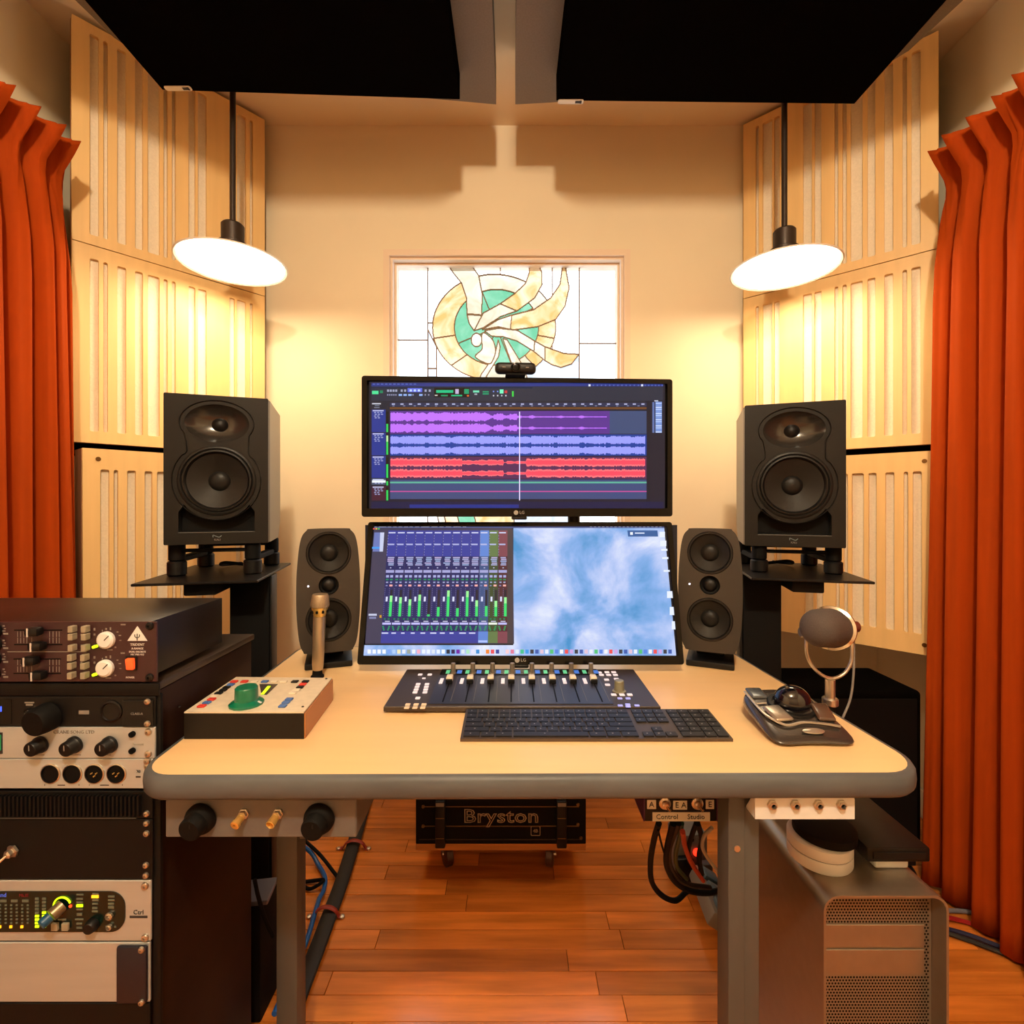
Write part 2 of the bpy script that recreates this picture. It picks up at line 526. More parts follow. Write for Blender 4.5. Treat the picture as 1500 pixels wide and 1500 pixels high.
for a, b, z in runs(edge):
    n = len(v)
    for yy in (-.003, .003):
        v += [(a, yy, z), (b, yy, z), (b, yy, z + CELL), (a, yy, z + CELL)]
    f += [(n, n + 1, n + 2, n + 3), (n + 7, n + 6, n + 5, n + 4), (n, n + 4, n + 5, n + 1), (n + 2, n + 6, n + 7, n + 3), (n, n + 3, n + 7, n + 4), (n + 1, n + 5, n + 6, n + 2)]
me = bpy.data.meshes.new('lead_came'); me.from_pydata(v, [], f); me.materials.append(mat('lead_came', (112, 84, 54), .5, metal=.3))
link('lead_came', me, win, (0, GY, 0))

# ------------------------------------------------------------------ slotted acoustic panels across the corners
SLZ = [(95, 112), (132, 182), (192, 222), (343, 390), (403, 440), (508, 528), (550, 572), (592, 655), (680, 722), (768, 815), (863, 887), (910, 958)]
SLOTS = []
for a, b in SLZ:
    uu = []
    for q in (a, b):
        r = (1080 + q * .28 - 750) / 730.0
        t = (1.95 * r - .905) / (.743 + .669 * r)
        uu.append(t / .58)
    SLOTS.append(uu)
def panel(name, label, inner, outer, z0, z1, th, mg, group, side, screws=False):
    inner, outer = Vector(inner), Vector(outer)
    W = (outer - inner).length
    ang = math.atan2(outer.y - inner.y, outer.x - inner.x)
    # local x runs left to right as seen from the room, local -y faces the room
    a = inner if side > 0 else outer
    b = outer if side > 0 else inner
    rz = math.atan2(b.y - a.y, b.x - a.x)
    t = thing(name, label, 'acoustic panel', (a.x, a.y, z0), rz, group)
    H = z1 - z0
    holes = []
    for u0, u1 in SLOTS:
        x0, x1 = u0 * W, u1 * W
        if side < 0: x0, x1 = W - x1, W - x0
        holes.append(rr(x0, mg[0], x1, H - mg[1], min(.005, (x1 - x0) * .45), 3))
    me = plate([(0, 0), (W, 0), (W, H), (0, H)], holes, .012)
    MB().mesh(me, TOFRONT).build('slotted_face', M_MAPLE, t, (0, .006, 0), smooth=0)
    MB().span((.008, .0125, .008), (W - .008, .020, H - .008)).build('fabric_core', M_FELT, t)
    MB().span((0, .0205, 0), (W, th, H)).build('side_frame', M_MAPLE_EDGE, t)
    if screws:
        for x, z in ((.035, .03), (W - .035, .03), (.035, H - .03), (W - .035, H - .03)):
            MB().cyl((x, .0, z), (x, -.0015, z), .0065, n=12).build('screw', mat('aged_brass', (120, 84, 40), .4, metal=.7), t)
    return t
LI, LO = (-.955, 1.925), (-1.33, 1.505)
RI, RO = (.905, 1.95), (1.335, 1.56)
panel('acoustic_panel', 'slotted maple acoustic panel touching the ceiling on the equipment rack side', LI, LO, 1.905, 2.585, .030, (.030, .030), 'slotted corner panels', -1)
panel('acoustic_panel', 'slotted maple acoustic panel touching the ceiling on the computer tower side', RI, RO, 1.905, 2.585, .030, (.030, .030), 'slotted corner panels', 1)
panel('acoustic_panel', 'slotted maple acoustic panel, middle of three, on the equipment rack side', LI, LO, 1.292, 1.902, .030, (.036, .040), 'slotted corner panels', -1)
panel('acoustic_panel', 'slotted maple acoustic panel, middle of three, on the computer tower side', RI, RO, 1.292, 1.902, .030, (.036, .040), 'slotted corner panels', 1)
panel('acoustic_panel', 'thick slotted acoustic panel with brown sides, lowest, behind the equipment rack', (-.895, 1.845), (-1.232, 1.43), .652, 1.265, .10, (.060, .060), 'slotted corner panels', -1, True)
panel('acoustic_panel', 'thick slotted acoustic panel with brown sides, lowest, behind the yoke microphone', (.872, 1.86), (1.262, 1.47), .650, 1.262, .10, (.060, .060), 'slotted corner panels', 1, True)
for s, a, b, w in ((-1, LI, LO, 'left'), (1, RI, RO, 'right')):
    poly = [(a[0] + s * .05, a[1] + .052), (b[0] + s * .045, b[1] + .06), (s * (WX - .004), b[1] + .13), (s * (WX - .004), WB - .004), (s * 1.06, WB - .004)]
    tag(MB().prism(poly, 1.262, 2.59).build('bass_trap', M_BLACKF), 'black fabric bass trap in the corner behind the slotted panels on the %s side' % {'left': 'equipment rack', 'right': 'computer tower'}[w], 'bass trap', 'corner bass traps')

# ------------------------------------------------------------------ curtains
def curtain(side, xc, y0, y1, ztop, label, seed):
    rd = np.random.default_rng(seed)
    nu, nv = 420, 40
    L = y1 - y0
    n_pl = int(round(L / .062))
    v, f = [], []
    ph = rd.uniform(-.35, .35, n_pl + 2)
    am = rd.uniform(.7, 1.15, n_pl + 2)
    for j in range(nv + 1):
        h = (j / nv) ** 1.35
        z = ztop - h * (ztop - .012)
        spread = 1.0 + .10 * h
        for i in range(nu + 1):
            u = i / nu
            q = u * n_pl
            k = int(q); fr = q - k
            c = q + (ph[k] * (1 - fr) + ph[k + 1] * fr) * min(1, h * 5)
            A = am[k] * (1 - fr) + am[k + 1] * fr
            big = -.042 * (2 * abs(math.sin(PI * c)) ** .8 - 1.1) + .006 * math.sin(4 * PI * c + 1.1)
            drop = ztop - z
            pinch = math.exp(-((drop - .10) / .05) ** 2)
            head = max(0.0, 1 - drop / .10)
            pl = max(0.0, math.cos(2 * PI * (fr - .5)))
            tri = .012 * math.cos(2 * PI * fr * 9) * (pl ** 3)
            x = big * A * (min(1, .25 + drop * 2.4)) * (1 - .55 * pinch) * (1 + .35 * h)
            x += (tri * (1 - .3 * head) - .022 * pl ** 4) * max(0, 1 - drop / .22)
            x -= .016 * head * pl + .022 * head
            wav = .006 * math.sin(7 * u * n_pl * .37 + 3 * h)
            yy = y1 - u * L * 1.0 + .006 * head * math.sin(2 * PI * fr) + (.012 * h if u < .1 else 0)
            v.append((side * (xc + x * 1.15 + wav - .012 * h), yy, z + .004 * head * math.cos(2 * PI * fr)))
    for j in range(nv):
        for i in range(nu):
            a = j * (nu + 1) + i
            f.append((a, a + 1, a + nu + 2, a + nu + 1))
    me = bpy.data.meshes.new('curtain'); me.from_pydata(v, [], f); me.materials.append(M_CURT); me.shade_smooth()
    t = thing('curtain', label, 'curtain', (0, 0, 0), 0, 'rust velvet curtains')
    o = link('cloth', me, t)
    sd = o.modifiers.new('thick', 'SOLIDIFY'); sd.thickness = .003
    tr = MB().span((side * (xc + .052), y0 - .05, ztop - .075), (side * (xc + .072), y1 - .01, ztop - .045))
    for q in np.linspace(y0 + .05, y1 - .08, 4):
        tr.span((side * (xc + .07), q - .012, ztop - .07), (side * WX, q + .012, ztop - .05))
    tr.build('track', M_BRONZE, t)
curtain(-1, 1.270, .30, 1.412, 2.112, 'pleated rust orange velvet curtain hanging beside the equipment rack', 3)
curtain(1, 1.256, .30, 1.445, 2.108, 'pleated rust orange velvet curtain hanging beside the computer tower', 5)

# ------------------------------------------------------------------ ceiling clouds
def cloud_tag(parent, x, y, z):
    o = MB().mesh(plate(rr(-.04, -.0085, .04, .0085, .006), (), .002)).build('maker_tag', M_OFFW, parent, (x, y, z), smooth=0)
    m = MB().box((.022, 0, -.0013), (.016, .009, .0008)).box((.031, 0, -.0013), (.006, .011, .0008))
    m.build('tag_emblem', M_INK, o)
gl_poly = [(-.053, .92), (-.053, 1.668), (-1.02, 1.560), (-1.08, 1.53), (-1.14, 1.43), (-1.17, 1.25), (-1.17, .92)]
t = thing('ceiling_cloud', 'grey fabric ceiling cloud on the equipment rack side', 'acoustic cloud', (0, 0, 2.44), 0, 'grey ceiling clouds')
MB().prism(gl_poly, 0, .125).build('fabric_body', M_GREYF, t)
for x in (-.3, -.9): MB().cyl((x, 1.2, .125), (x, 1.2, CEIL - 2.44), .004, n=8).build('hanger', M_STEELB, t)
gr_poly = [(.011, .92), (.011, 1.668), (1.03, 1.60), (1.10, 1.57), (1.17, 1.47), (1.20, 1.30), (1.20, .92)]
t = thing('ceiling_cloud', 'grey fabric ceiling cloud on the computer tower side', 'acoustic cloud', (0, 0, 2.44), 0, 'grey ceiling clouds')
MB().prism(gr_poly[::-1], 0, .125).build('fabric_body', M_GREYF, t)
for x in (.3, .9): MB().cyl((x, 1.2, .125), (x, 1.2, CEIL - 2.44), .004, n=8).build('hanger', M_STEELB, t)
t = thing('ceiling_baffle', 'black ceiling baffle with a pale tag far from the gap, on the equipment rack side', 'acoustic panel', (0, 0, 2.36), 0, 'black ceiling baffles')
MB().prism([(-.166, .9), (-.162, 1.548), (-1.06, 1.512), (-1.07, .9)], 0, .0795).build('fabric_body', M_BLACKF, t)
q = onz(261, 129, 2.36); cloud_tag(t, q.x, q.y, -.001)
t = thing('ceiling_baffle', 'black ceiling baffle with a pale tag beside the gap, on the computer tower side', 'acoustic panel', (0, 0, 2.36), 0, 'black ceiling baffles')
MB().prism([(1.09, .9), (1.075, 1.565), (.138, 1.552), (.142, .9)], 0, .0795).build('fabric_body', M_BLACKF, t)
q = onz(836, 148.5, 2.36); cloud_tag(t, q.x, q.y, -.001)

# ------------------------------------------------------------------ pendant lamps
M_DIFF = bpy.data.materials.new('lamp_diffuser'); M_DIFF.use_nodes = True
nt = M_DIFF.node_tree; nt.nodes.clear()
e = nt.nodes.new('ShaderNodeEmission'); e.inputs[0].default_value = LAMP_COL + (1,); e.inputs[1].default_value = LAMP_L
nt.links.new(e.outputs[0], nt.nodes.new('ShaderNodeOutputMaterial').inputs[0])
M_ENAMEL = mat('white_enamel', (245, 240, 230), .35)
def pendant(px, py, y, label):
    q = P(px, py, y)
    t = thing('pendant_lamp', label, 'lamp', (q.x, q.y, q.z), 0, 'pendant lamps')
    RAD = .161
    MB().lathe([(RAD, 0), (RAD + .002, .004), (.12, .024), (.078, .038), (.076, .035), (.118, .020), (RAD - .002, .001)], n=48, cap=False).build('shade', M_ENAMEL, t)
    MB().lathe([(RAD - .010, .003), (.13, -.002), (.08, -.006), (0, -.008)], n=40, cap=False).build('diffuser', M_DIFF, t)
    MB().lathe([(.079, .034), (.079, .041), (.055, .055), (.046, .058), (.046, .066), (.040, .068), (.034, .072), (.034, .125), (.030, .130), (.0, .130)], n=32, cap=False).build('lamp_holder', M_BRONZE, t)
    MB().cyl((0, 0, .13), (0, 0, CEIL - q.z - .001), .0088, n=14).build('rod', M_BRONZE, t)
    MB().lathe([(.06, CEIL - q.z - .025), (.06, CEIL - q.z - .001)], n=24).build('ceiling_canopy', M_BRONZE, t)
pendant(341, 388, 1.60, 'pendant lamp with a wide white dish shade on the equipment rack side')
pendant(1149, 396, 1.615, 'pendant lamp with a wide white dish shade on the computer tower side')
# the ceiling globe that lights the near part of the room
M_GLOBE = bpy.data.materials.new('globe_glass'); M_GLOBE.use_nodes = True
nt = M_GLOBE.node_tree; nt.nodes.clear()
e = nt.nodes.new('ShaderNodeEmission'); e.inputs[0].default_value = ROOM_COL + (1,); e.inputs[1].default_value = ROOM_L
nt.links.new(e.outputs[0], nt.nodes.new('ShaderNodeOutputMaterial').inputs[0])
t = thing('ceiling_light', 'small round ceiling light on a short stem in the near half of the room', 'lamp', (.0, -.46, 2.435))
MB().lathe([(0, -.06), (.03, -.052), (.052, -.03), (.06, 0), (.052, .03), (.03, .052)], n=24, cap=False).build('globe', M_GLOBE, t)
MB().cyl((0, 0, .053), (0, 0, CEIL - 2.436), .03, n=20).build('stem', M_BRONZE, t)
# ------------------------------------------------------------------ desk
DZ = .742
desk = thing('desk', 'maple topped studio desk with grey rubber edge and steel legs', 'desk', (0, 0, 0))
def rounded_poly(pts, rads, n=8):
    out = []; N = len(pts)
    for i in range(N):
        p0, p1, p2 = Vector(pts[i - 1]), Vector(pts[i]), Vector(pts[(i + 1) % N])
        a, b = (p0 - p1).normalized(), (p2 - p1).normalized()
        r = rads[i]; h = math.acos(max(-1, min(1, a.dot(b)))) / 2
        d = r / math.tan(h); c = p1 + (a + b).normalized() * (r / math.sin(h))
        s, e = p1 + a * d, p1 + b * d
        a0 = math.atan2(s.y - c.y, s.x - c.x); a1 = math.atan2(e.y - c.y, e.x - c.x)
        da = (a1 - a0 + PI) % (2 * PI) - PI
        for k in range(n + 1):
            q = a0 + da * k / n
            out.append((c.x + r * math.cos(q), c.y + r * math.sin(q)))
    return out
DOUT = rounded_poly([(-.506, .672), (.570, .678), (.532, 1.262), (-.530, 1.262)], [.045, .055, .03, .03])
MB().mesh(plate(DOUT, (), .030)).build('desktop', M_DESK, desk, (0, 0, DZ - .015), smooth=0)
b = MB(); t_ = bmesh.new()
prof = [(0.0, 0.0), (.006, -.0008), (.0095, -.006), (.0105, -.015), (.0095, -.026), (.006, -.031), (.0, -.032)]
rings = []
N = len(DOUT)
for i in range(N):
    p = Vector(DOUT[i]); tn = (Vector(DOUT[(i + 1) % N]) - Vector(DOUT[i - 1])).normalized()
    nrm = Vector((tn.y, -tn.x))
    rings.append([t_.verts.new((p.x + nrm.x * d_, p.y + nrm.y * d_, DZ + z_)) for d_, z_ in prof])
for i in range(N):
    a_, b_ = rings[i], rings[(i + 1) % N]
    for k in range(len(prof) - 1):
        t_.faces.new((a_[k], b_[k], b_[k + 1], a_[k + 1]))
bmesh.ops.recalc_face_normals(t_, faces=t_.faces)
b._add(t_).build('rubber_edge', M_BUMPER, desk, smooth=50)
def dleg(x0, x1, y0, y1):
    MB().span((x0, y0, .03), (x1, y1, DZ - .031), .003).build('leg', M_LEG, desk)
dleg(.306, .330, .705, .745); dleg(.331, .354, .712, .752)
dleg(-.424, -.386, .895, .935)
for a, b_ in (((.298, .42, 0), (.362, .86, .03)), ((-.422, .56, 0), (-.388, .96, .03))):
    MB().span(a, b_, .006).build('foot', M_LEG, desk)
MB().span((-.44, .94, DZ - .052), (-.37, 1.17, DZ - .0325), .002).build('side_rail', M_STEELB, desk)
MB().span((.306, .91, DZ - .052), (.354, 1.17, DZ - .0325), .002).build('side_rail', M_STEELB, desk)
MB().span((-.368, 1.18, DZ - .075), (.294, 1.215, DZ - .0325), .002).build('cross_rail', M_STEELB, desk)
MB().cyl((.318, .7045, .62), (.318, .703, .62), .0045, n=10).build('leg_bolt', M_NICKEL, desk)

# the computer tower, plates and boxes below come later; first the rack on the left
RY = .74
def RK(px, py): 
    return ((px - HX) * RY / FPX, CAMZ + (HY - py) * RY / FPX)
RR_, RL_ = -.533, -1.016
M_RACK = mat('black_rack_steel', (12, 11, 11), .55, spec=.2)
M_RSIDE = mat('dark_stained_wood', (34, 18, 10), .5, spec=.2, var=.3, scale=(20, 3, 20))
rack = thing('equipment_rack', 'black floor standing equipment rack with dark wood side beside the desk', 'rack', (0, 0, 0))
RTOP = RK(0, 1004)[1]
MB().span((RR_ - .016, RY + .0065, .0), (RR_, 1.02, RTOP - .012), .002).build('side_panel', M_RSIDE, rack)
MB().span((RL_ - .02, RY + .0065, .0), (RL_ - .004, 1.02, RTOP - .012), .002).build('side_panel', M_RSIDE, rack)
MB().span((RL_ - .02, RY + .001, RTOP - .0115), (RR_ + .001, 1.03, RTOP), .002).build('top_panel', mat('dark_rack_lid', (52, 42, 34), .4), rack)
MB().span((RL_ - .003, RY + .01, .02), (RR_ - .017, 1.01, .035)).build('bottom_panel', M_RACK, rack)
MB().span((RL_ - .003, 1.0115, .036), (RR_ - .017, 1.019, RTOP - .013)).build('back_panel', M_RACK, rack)
for x in (RR_ - .0345, RL_ - .002):
    MB().span((x, RY + .0035, .036), (x + .017, RY + .009, RTOP - .013)).build('rail', M_RACK, rack)
MB().span((RL_ - .02, RY - .004, RK(0, 1018)[1]), (RR_ + .011, RY, RK(0, 1000)[1]), .001).build('front_lip', M_RACK, rack)
MB().span((RR_, RY + .0, .0), (RR_ + .011, RY + .006, RTOP - .013), .001).build('front_edge', M_RACK, rack)
def bolt(px, py, parent, r=.0048, y=RY - .0045, m=M_NICKEL):
    x, z = RK(px, py)
    o = MB().lathe([(r, 0), (r, .001), (r * .8, .0028), (r * .35, .0034), (r * .3, .0015), (0, .0015)], ax=(0, -1, 0), n=14, cap=False).build('screw', m, parent, (x, y, z))
    return o

def unit(name, label, cat, y0, y1, m, x1=231.0, depth=.2, chassis=False, th=.004, group=None, cw=.010):
    xr, z1 = RK(x1, y0); _, z0 = RK(x1, y1)
    t = thing(name, label, cat, (xr, RY - th, z0), 0, group)
    H = z1 - z0
    MB().span((-.4826, 0, 0), (0, th, H), .0008, 1).build('front_panel', m, t)
    if chassis:
        MB().span((-.4826 + .03, th + .0001, .003), (-.028, th + depth, H - .003)).build('chassis', M_RACK, t)
    return t
def loc(t, px, py, dy=0.0):
    x, z = RK(px, py)
    return (x - t.location.x, -dy, z - t.location.z)
def knob(t, px, py, r, L, m, n=24, name='knob', tap=.86, mark=None, y0=0.0, skirt=0):
    p = loc(t, px, py, y0)
    prof = ([(r * 1.25, 0), (r * 1.25, .002), (r * 1.05, .004)] if skirt else [(r, 0)]) + [(r, .004), (r * tap, L - .001), (r * tap - .001, L), (0, L)]
    k = MB().lathe(prof, ax=(0, -1, 0), n=n, cap=False).build(name, m, t, p)
    if mark:
        a = R(mark[0]); rr_ = r * tap
        o = MB().box((math.sin(a) * rr_ * .5, -L - .0002, math.cos(a) * rr_ * .5), (.0011, .0006, rr_ * .9), rot=(0, a, 0)).build('pointer', mark[1], k)
    return k
def bars(t, lst, m, name='print_marks', dy=.0003):
    """small flat print marks on a front panel, given as pixel boxes"""
    b = MB()
    for x0, y0, x1, y1 in lst:
        a = loc(t, x0, y1, dy); c = loc(t, x1, y0, dy)
        b.span((a[0], -dy, a[2]), (c[0], 0, c[2]))
    o = b.build(name, m, t, smooth=0); o['kind'] = 'stuff'
    return o
def glow(name, col, s):
    return mat(name, col, .4, emit=col, estr=s)
E_GREEN = glow('green_led', (190, 240, 20), 1.6)
E_AMBER = glow('amber_led', (255, 170, 30), 1.6)
E_RED = glow('red_led', (255, 70, 30), 1.6)
E_BLUE = glow('blue_led', (60, 90, 255), 2.5)
E_WHITE = glow('white_led', (225, 228, 255), 1.6)

# 1 equalizer, burgundy two-unit panel lying on the rack
M_BURG = mat('burgundy_enamel', (52, 26, 30), .4)
M_CAPB = mat('grey_button', (148, 140, 120), .5)
t = unit('equalizer_unit', 'burgundy two-unit equalizer with sliders and white knobs on top of the rack', 'audio equalizer', 910, 997.5, M_BURG, x1=232, chassis=False)
H = RK(0, 910)[1] - RK(0, 997.5)[1]
MB().span((-.4826 + .014, .0041, .004), (-.016, .195, H - .002), .001).build('chassis', mat('chassis_dark_brown', (28, 21, 17), .36, spec=.35), t)
knob(t, 160, 936, .0125, .006, M_WHITE, mark=(45, M_INK)); knob(t, 158.5, 977, .0125, .006, M_WHITE, mark=(45, M_INK))
for cx in (114, 133):
    for cy in (919, 930, 946, 960, 972, 986):
        p = loc(t, cx + (0 if cy < 950 else -1), cy)
        MB().box((p[0], -.005, p[2]), (.0068, .010, .0095), .0008, 1).build('push_button', M_CAPB, t)
for cx, cy, w0, w1 in ((61, 922, 25, 95), (66, 943, 25, 95), (56, 964, 24, 93), (67, 985, 24, 93)):
    a, c = loc(t, w0, cy + .8), loc(t, w1, cy - .8)
    MB().span((a[0], -.0004, a[2]), (c[0], 0, c[2])).build('slider_slot', M_BLACKM, t)
    p = loc(t, cx, cy)
    k = MB().box((p[0], -.008, p[2]), (.020, .014, .013), .004, 2).build('slider_knob', M_BLACK, t)
    MB().box((p[0] - .003, -.0152, p[2]), (.0018, .001, .0125)).build('slider_line', M_PRINT, k)
for cx, cy in ((-4, 923), (-4, 943), (-5, 964), (-6, 985)):
    knob(t, cx, cy, .012, .014, M_BLACK)
lines = []
for y0 in (924, 933, 965, 975):
    for x in (29.5, 34, 38.5, 43, 50, 76, 81, 86, 90):
        lines.append((x, y0, x + .8, y0 + 8))
lines += [(15, 953, 130, 954), (180, 913, 187, 915), (180, 954.5, 186, 956.5), (160, 950, 168, 951.5), (158, 991, 166, 992.5)]
for ky in (936, 977):
    lines += [(152.5, ky - 14.5, 154, ky - 11.5), (157.5, ky - 17, 160, ky - 14.5), (164, ky - 18, 166, ky - 14), (174, ky - 12, 176.5, ky - 10.5), (177, ky - 7, 180.5, ky - 5.5), (178, ky + .5, 181, ky + 1.5), (171, ky + 10, 173.5, ky + 12)]
    for cx in (121.5, 140.5):
        lines += [(cx, ky - 17, cx + 2.5, ky - 13.5), (cx, ky - 9, cx + 2.5, ky - 6), (cx + .3, ky + 7, cx + 2, ky + 10)]
for y0 in (915, 936, 956, 978):
    lines += [(8, y0, 11, y0 + 2), (10, y0 + 4, 12.5, y0 + 5.5), (7, y0 + 7.5, 12, y0 + 9), (9, y0 + 11, 16, y0 + 13.5)]
bars(t, lines, M_GREYP)
for cy in (945.5, 986):
    p = loc(t, 144, cy); MB().box((p[0], -.002, p[2]), (.0075, .004, .0042), .0012, 2, rot=(0, R(-18), 0)).build('indicator_light', E_GREEN, t)
# emblem: white triangle with a trident
a, b_, c_ = loc(t, 190, 937.5), loc(t, 219, 937.5), loc(t, 204.5, 916)
tri = MB().prism([(a[0], a[2]), (b_[0], b_[2]), (c_[0], c_[2])], -.0006, 0, 'Y').build('triangle_emblem', M_WHITE, t, smooth=0)
q = loc(t, 204.5, 931)
e_ = MB()
e_.tube([(q[0] - .0035, -.0008, q[2] + .003), (q[0] - .003, -.0008, q[2] - .0005), (q[0], -.0008, q[2] - .002), (q[0] + .003, -.0008, q[2] - .0005), (q[0] + .0035, -.0008, q[2] + .003)], .0006, 6, 4)
e_.cyl((q[0], -.0008, q[2] + .004), (q[0], -.0008, q[2] - .006), .0006, n=6)
e_.build('trident_mark', M_INK, tri)
for s_, yy, sz in (('TRIDENT', 943.2, .0052), ('A-RANGE', 948.8, .0042), ('DUAL DISCRETE', 953.6, .0034), ('MIC PRE / EQ', 957.6, .0034)):
    text(s_, sz, loc(t, 204.5, yy, .0004), M_PRINT, t)
a = loc(t, 196, 970)
MB().box((a[0], -.001, a[2]), (.0165, .002, .0215), .0005, 1).build('power_rocker_frame', M_BLACK, t)
MB().box((a[0] + .001, -.004, a[2]), (.0105, .006, .0165), .001, 2, rot=(R(8), 0, 0)).build('power_rocker', glow('lit_red_rocker', (236, 82, 34), .9), t)
text('POWER', .0036, loc(t, 194, 991, .0004), M_PRINT, t)
for yy in (916, 991): bolt(222.5, yy, t, .006, 0 - .0, M_STEELB).location = loc(t, 222.5, yy, 0.0)

# 2 black one-unit monitor controller
t = unit('monitor_controller', 'black one-unit monitor controller with big round knob and blue digit', 'audio controller', 1019, 1062.5, M_BLACK, x1=230)
MB().span(loc(t, -30, 1058, .0006), (loc(t, 21, 0)[0], 0, loc(t, 0, 1023)[2])).build('display_window', M_BLACKG, t)
text('1', .011, loc(t, 6.5, 1037, .001), E_BLUE, t, 'display_digit')
bars(t, [(4, 1052, 17, 1053.2)], mat('olive_print', (96, 100, 20), .6))
bars(t, [(40, 1026.5, 54, 1028.5), (42, 1029.5, 52, 1032), (41, 1050.5, 48, 1052.5)], M_GREYP)
knob(t, 46.5, 1040, .004, .004, M_STEELB, name='push_button')
p = loc(t, 76, 1047)
k = MB().lathe([(.021, 0), (.0205, .012), (.019, .022), (.0175, .024), (0, .024)], ax=(-.12, -1, -.08), n=36, cap=False).build('volume_knob', M_BLACKM, t, p)
MB().lathe([(.0017, 0), (.0017, .0008)], ax=(0, -1, 0), n=10).build('pointer_dot', M_WHITE, k, (.006, -.0245, .009))
bars(t, [(119, 1039, 134, 1044.5)], M_GREYP)
p = loc(t, 167, 1040)
MB().lathe([(.016, 0), (.016, .002), (.0135, .003), (.0125, .001), (.006, .0005), (0, .0005)], ax=(0, -1, 0), n=28, cap=False).build('combo_socket', M_RUBBER, t, p)
MB().span(loc(t, 184, 1062, .002), (loc(t, 228, 0)[0], 0, loc(t, 0, 1024)[2]), .0006, 1).build('socket_plate', M_SATIN, t)
text('CLASS-A', .0048, loc(t, 205, 1043, .0024), M_GREYP, t)
for yy in (1025, 1057): bolt(221, yy, t, .0046).location = loc(t, 221, yy, .0025)

# 3 silver converter with three knobs
t = unit('converter_unit', 'silver one-unit converter with three black knobs under the black controller', 'audio converter', 1063.5, 1109, M_SILVER, x1=229.5)
text('CRANE SONG LTD', .0072, loc(t, 112, 1070.5, .0004), M_GREYP, t)
MB().span(loc(t, -14, 1102, .0008), (loc(t, 8, 0)[0], 0, loc(t, 0, 1071)[2])).build('meter_window', mat('meter_glass', (10, 16, 34), .1), t)
b = MB()
for x0 in (-9, -4, 1, 4.5): 
    a = loc(t, x0, 1097, .0012); c = loc(t, x0 + 2.2, 1074, .0012); b.span((a[0], -.0012, a[2]), (c[0], -.0009, c[2]))
o = b.build('meter_bars', glow('dim_green', (20, 120, 70), .35), t); o['kind'] = 'stuff'
for cx in (64, 114, 165):
    p = loc(t, cx, 1088)
    k = MB().lathe([(.0125, 0), (.0125, .004), (.011, .006), (.0105, .015), (.0095, .0165), (0, .0165)], ax=(-.12, -1, -.08), n=28, cap=False).build('knob', M_BLACK, t, p)
    MB().box((-.002, -.0168, .002), (.0012, .0008, .008)).build('pointer', M_GREYP, k)
bars(t, [(56, 1103, 69, 1104.4), (102, 1103, 122, 1104.4), (158, 1103, 166, 1104.4)], M_GREYP)
for yy in (1073, 1097): knob(t, 198, yy, .0042, .003, M_BLACKM, name='push_button')
text('Avocet', .006, loc(t, 205, 1088, .0004), mat('faint_print', (168, 164, 152), .6), t)
for yy in (1070, 1102): bolt(220.5, yy, t, .0052).location = loc(t, 220.5, yy, 0)

# 4 silver connector panel with four XLR sockets
t = unit('connector_panel', 'silver one-unit connector panel with four round black sockets in the rack', 'connector panel', 1110, 1153, M_SILVER, x1=226)
for k_, cx in enumerate((78, 110, 142, 174)):
    p = loc(t, cx, 1131)
    s_ = MB().lathe([(.0132, 0), (.0132, .0016), (.0118, .002), (.0115, .0002), (.0, .0002)], ax=(0, -1, 0), n=30, cap=False).build('xlr_socket', M_BLACKM, t, p)
    MB().lathe([(.0133, .0), (.0146, .0), (.0146, .0012), (.0133, .0018)], ax=(0, -1, 0), n=30, cap=False).build('bezel_ring', M_NICKEL, s_)
    if k_ > 1:
        for dx, dz in ((-.0035, .001), (.0035, .001), (.0005, -.003)):
            MB().cyl((dx, -.0001, dz), (dx, -.003, dz), .0009, n=8).build('contact_pin', M_GOLD, s_)
bars(t, [(88, 1147.2, 99, 1148.6), (150, 1147.2, 163, 1148.6), (69, 1146.5, 69.8, 1148.5), (119, 1146.5, 119.8, 1148.5), (134, 1146.5, 134.8, 1148.5), (182, 1146.5, 182.8, 1148.5)], M_INK)
text('XI', .006, loc(t, 206, 1128, .0004), M_INK, t); bars(t, [(202, 1134.5, 209, 1137)], M_INK)
for yy in (1112.5, 1120): bolt(219, yy, t, .0052).location = loc(t, 219, yy, 0)

# 5 vent panel
t = unit('vent_panel', 'black ribbed vent panel in the rack below the silver connector panel', 'vent panel', 1157, 1196.5, M_RACK, x1=226, chassis=False)
for k_ in range(44):
    p = loc(t, 5 + (k_ - 8) * 6.0, 1176)
    if p[0] > -.012 or p[0] < -.47: continue
    MB().box((p[0], -.003, p[2]), (.0028, .006, .030)).build('rib', M_RACK, t)
MB().span(loc(t, -200, 1196.3, .0012), (loc(t, 203, 0)[0], 0, loc(t, 0, 1195.0)[2])).build('lower_edge', M_LEG, t)
for yy in (1189, 1202): pass
for yy in (1189,): bolt(218, yy, t, .0046).location = loc(t, 218, yy, 0)
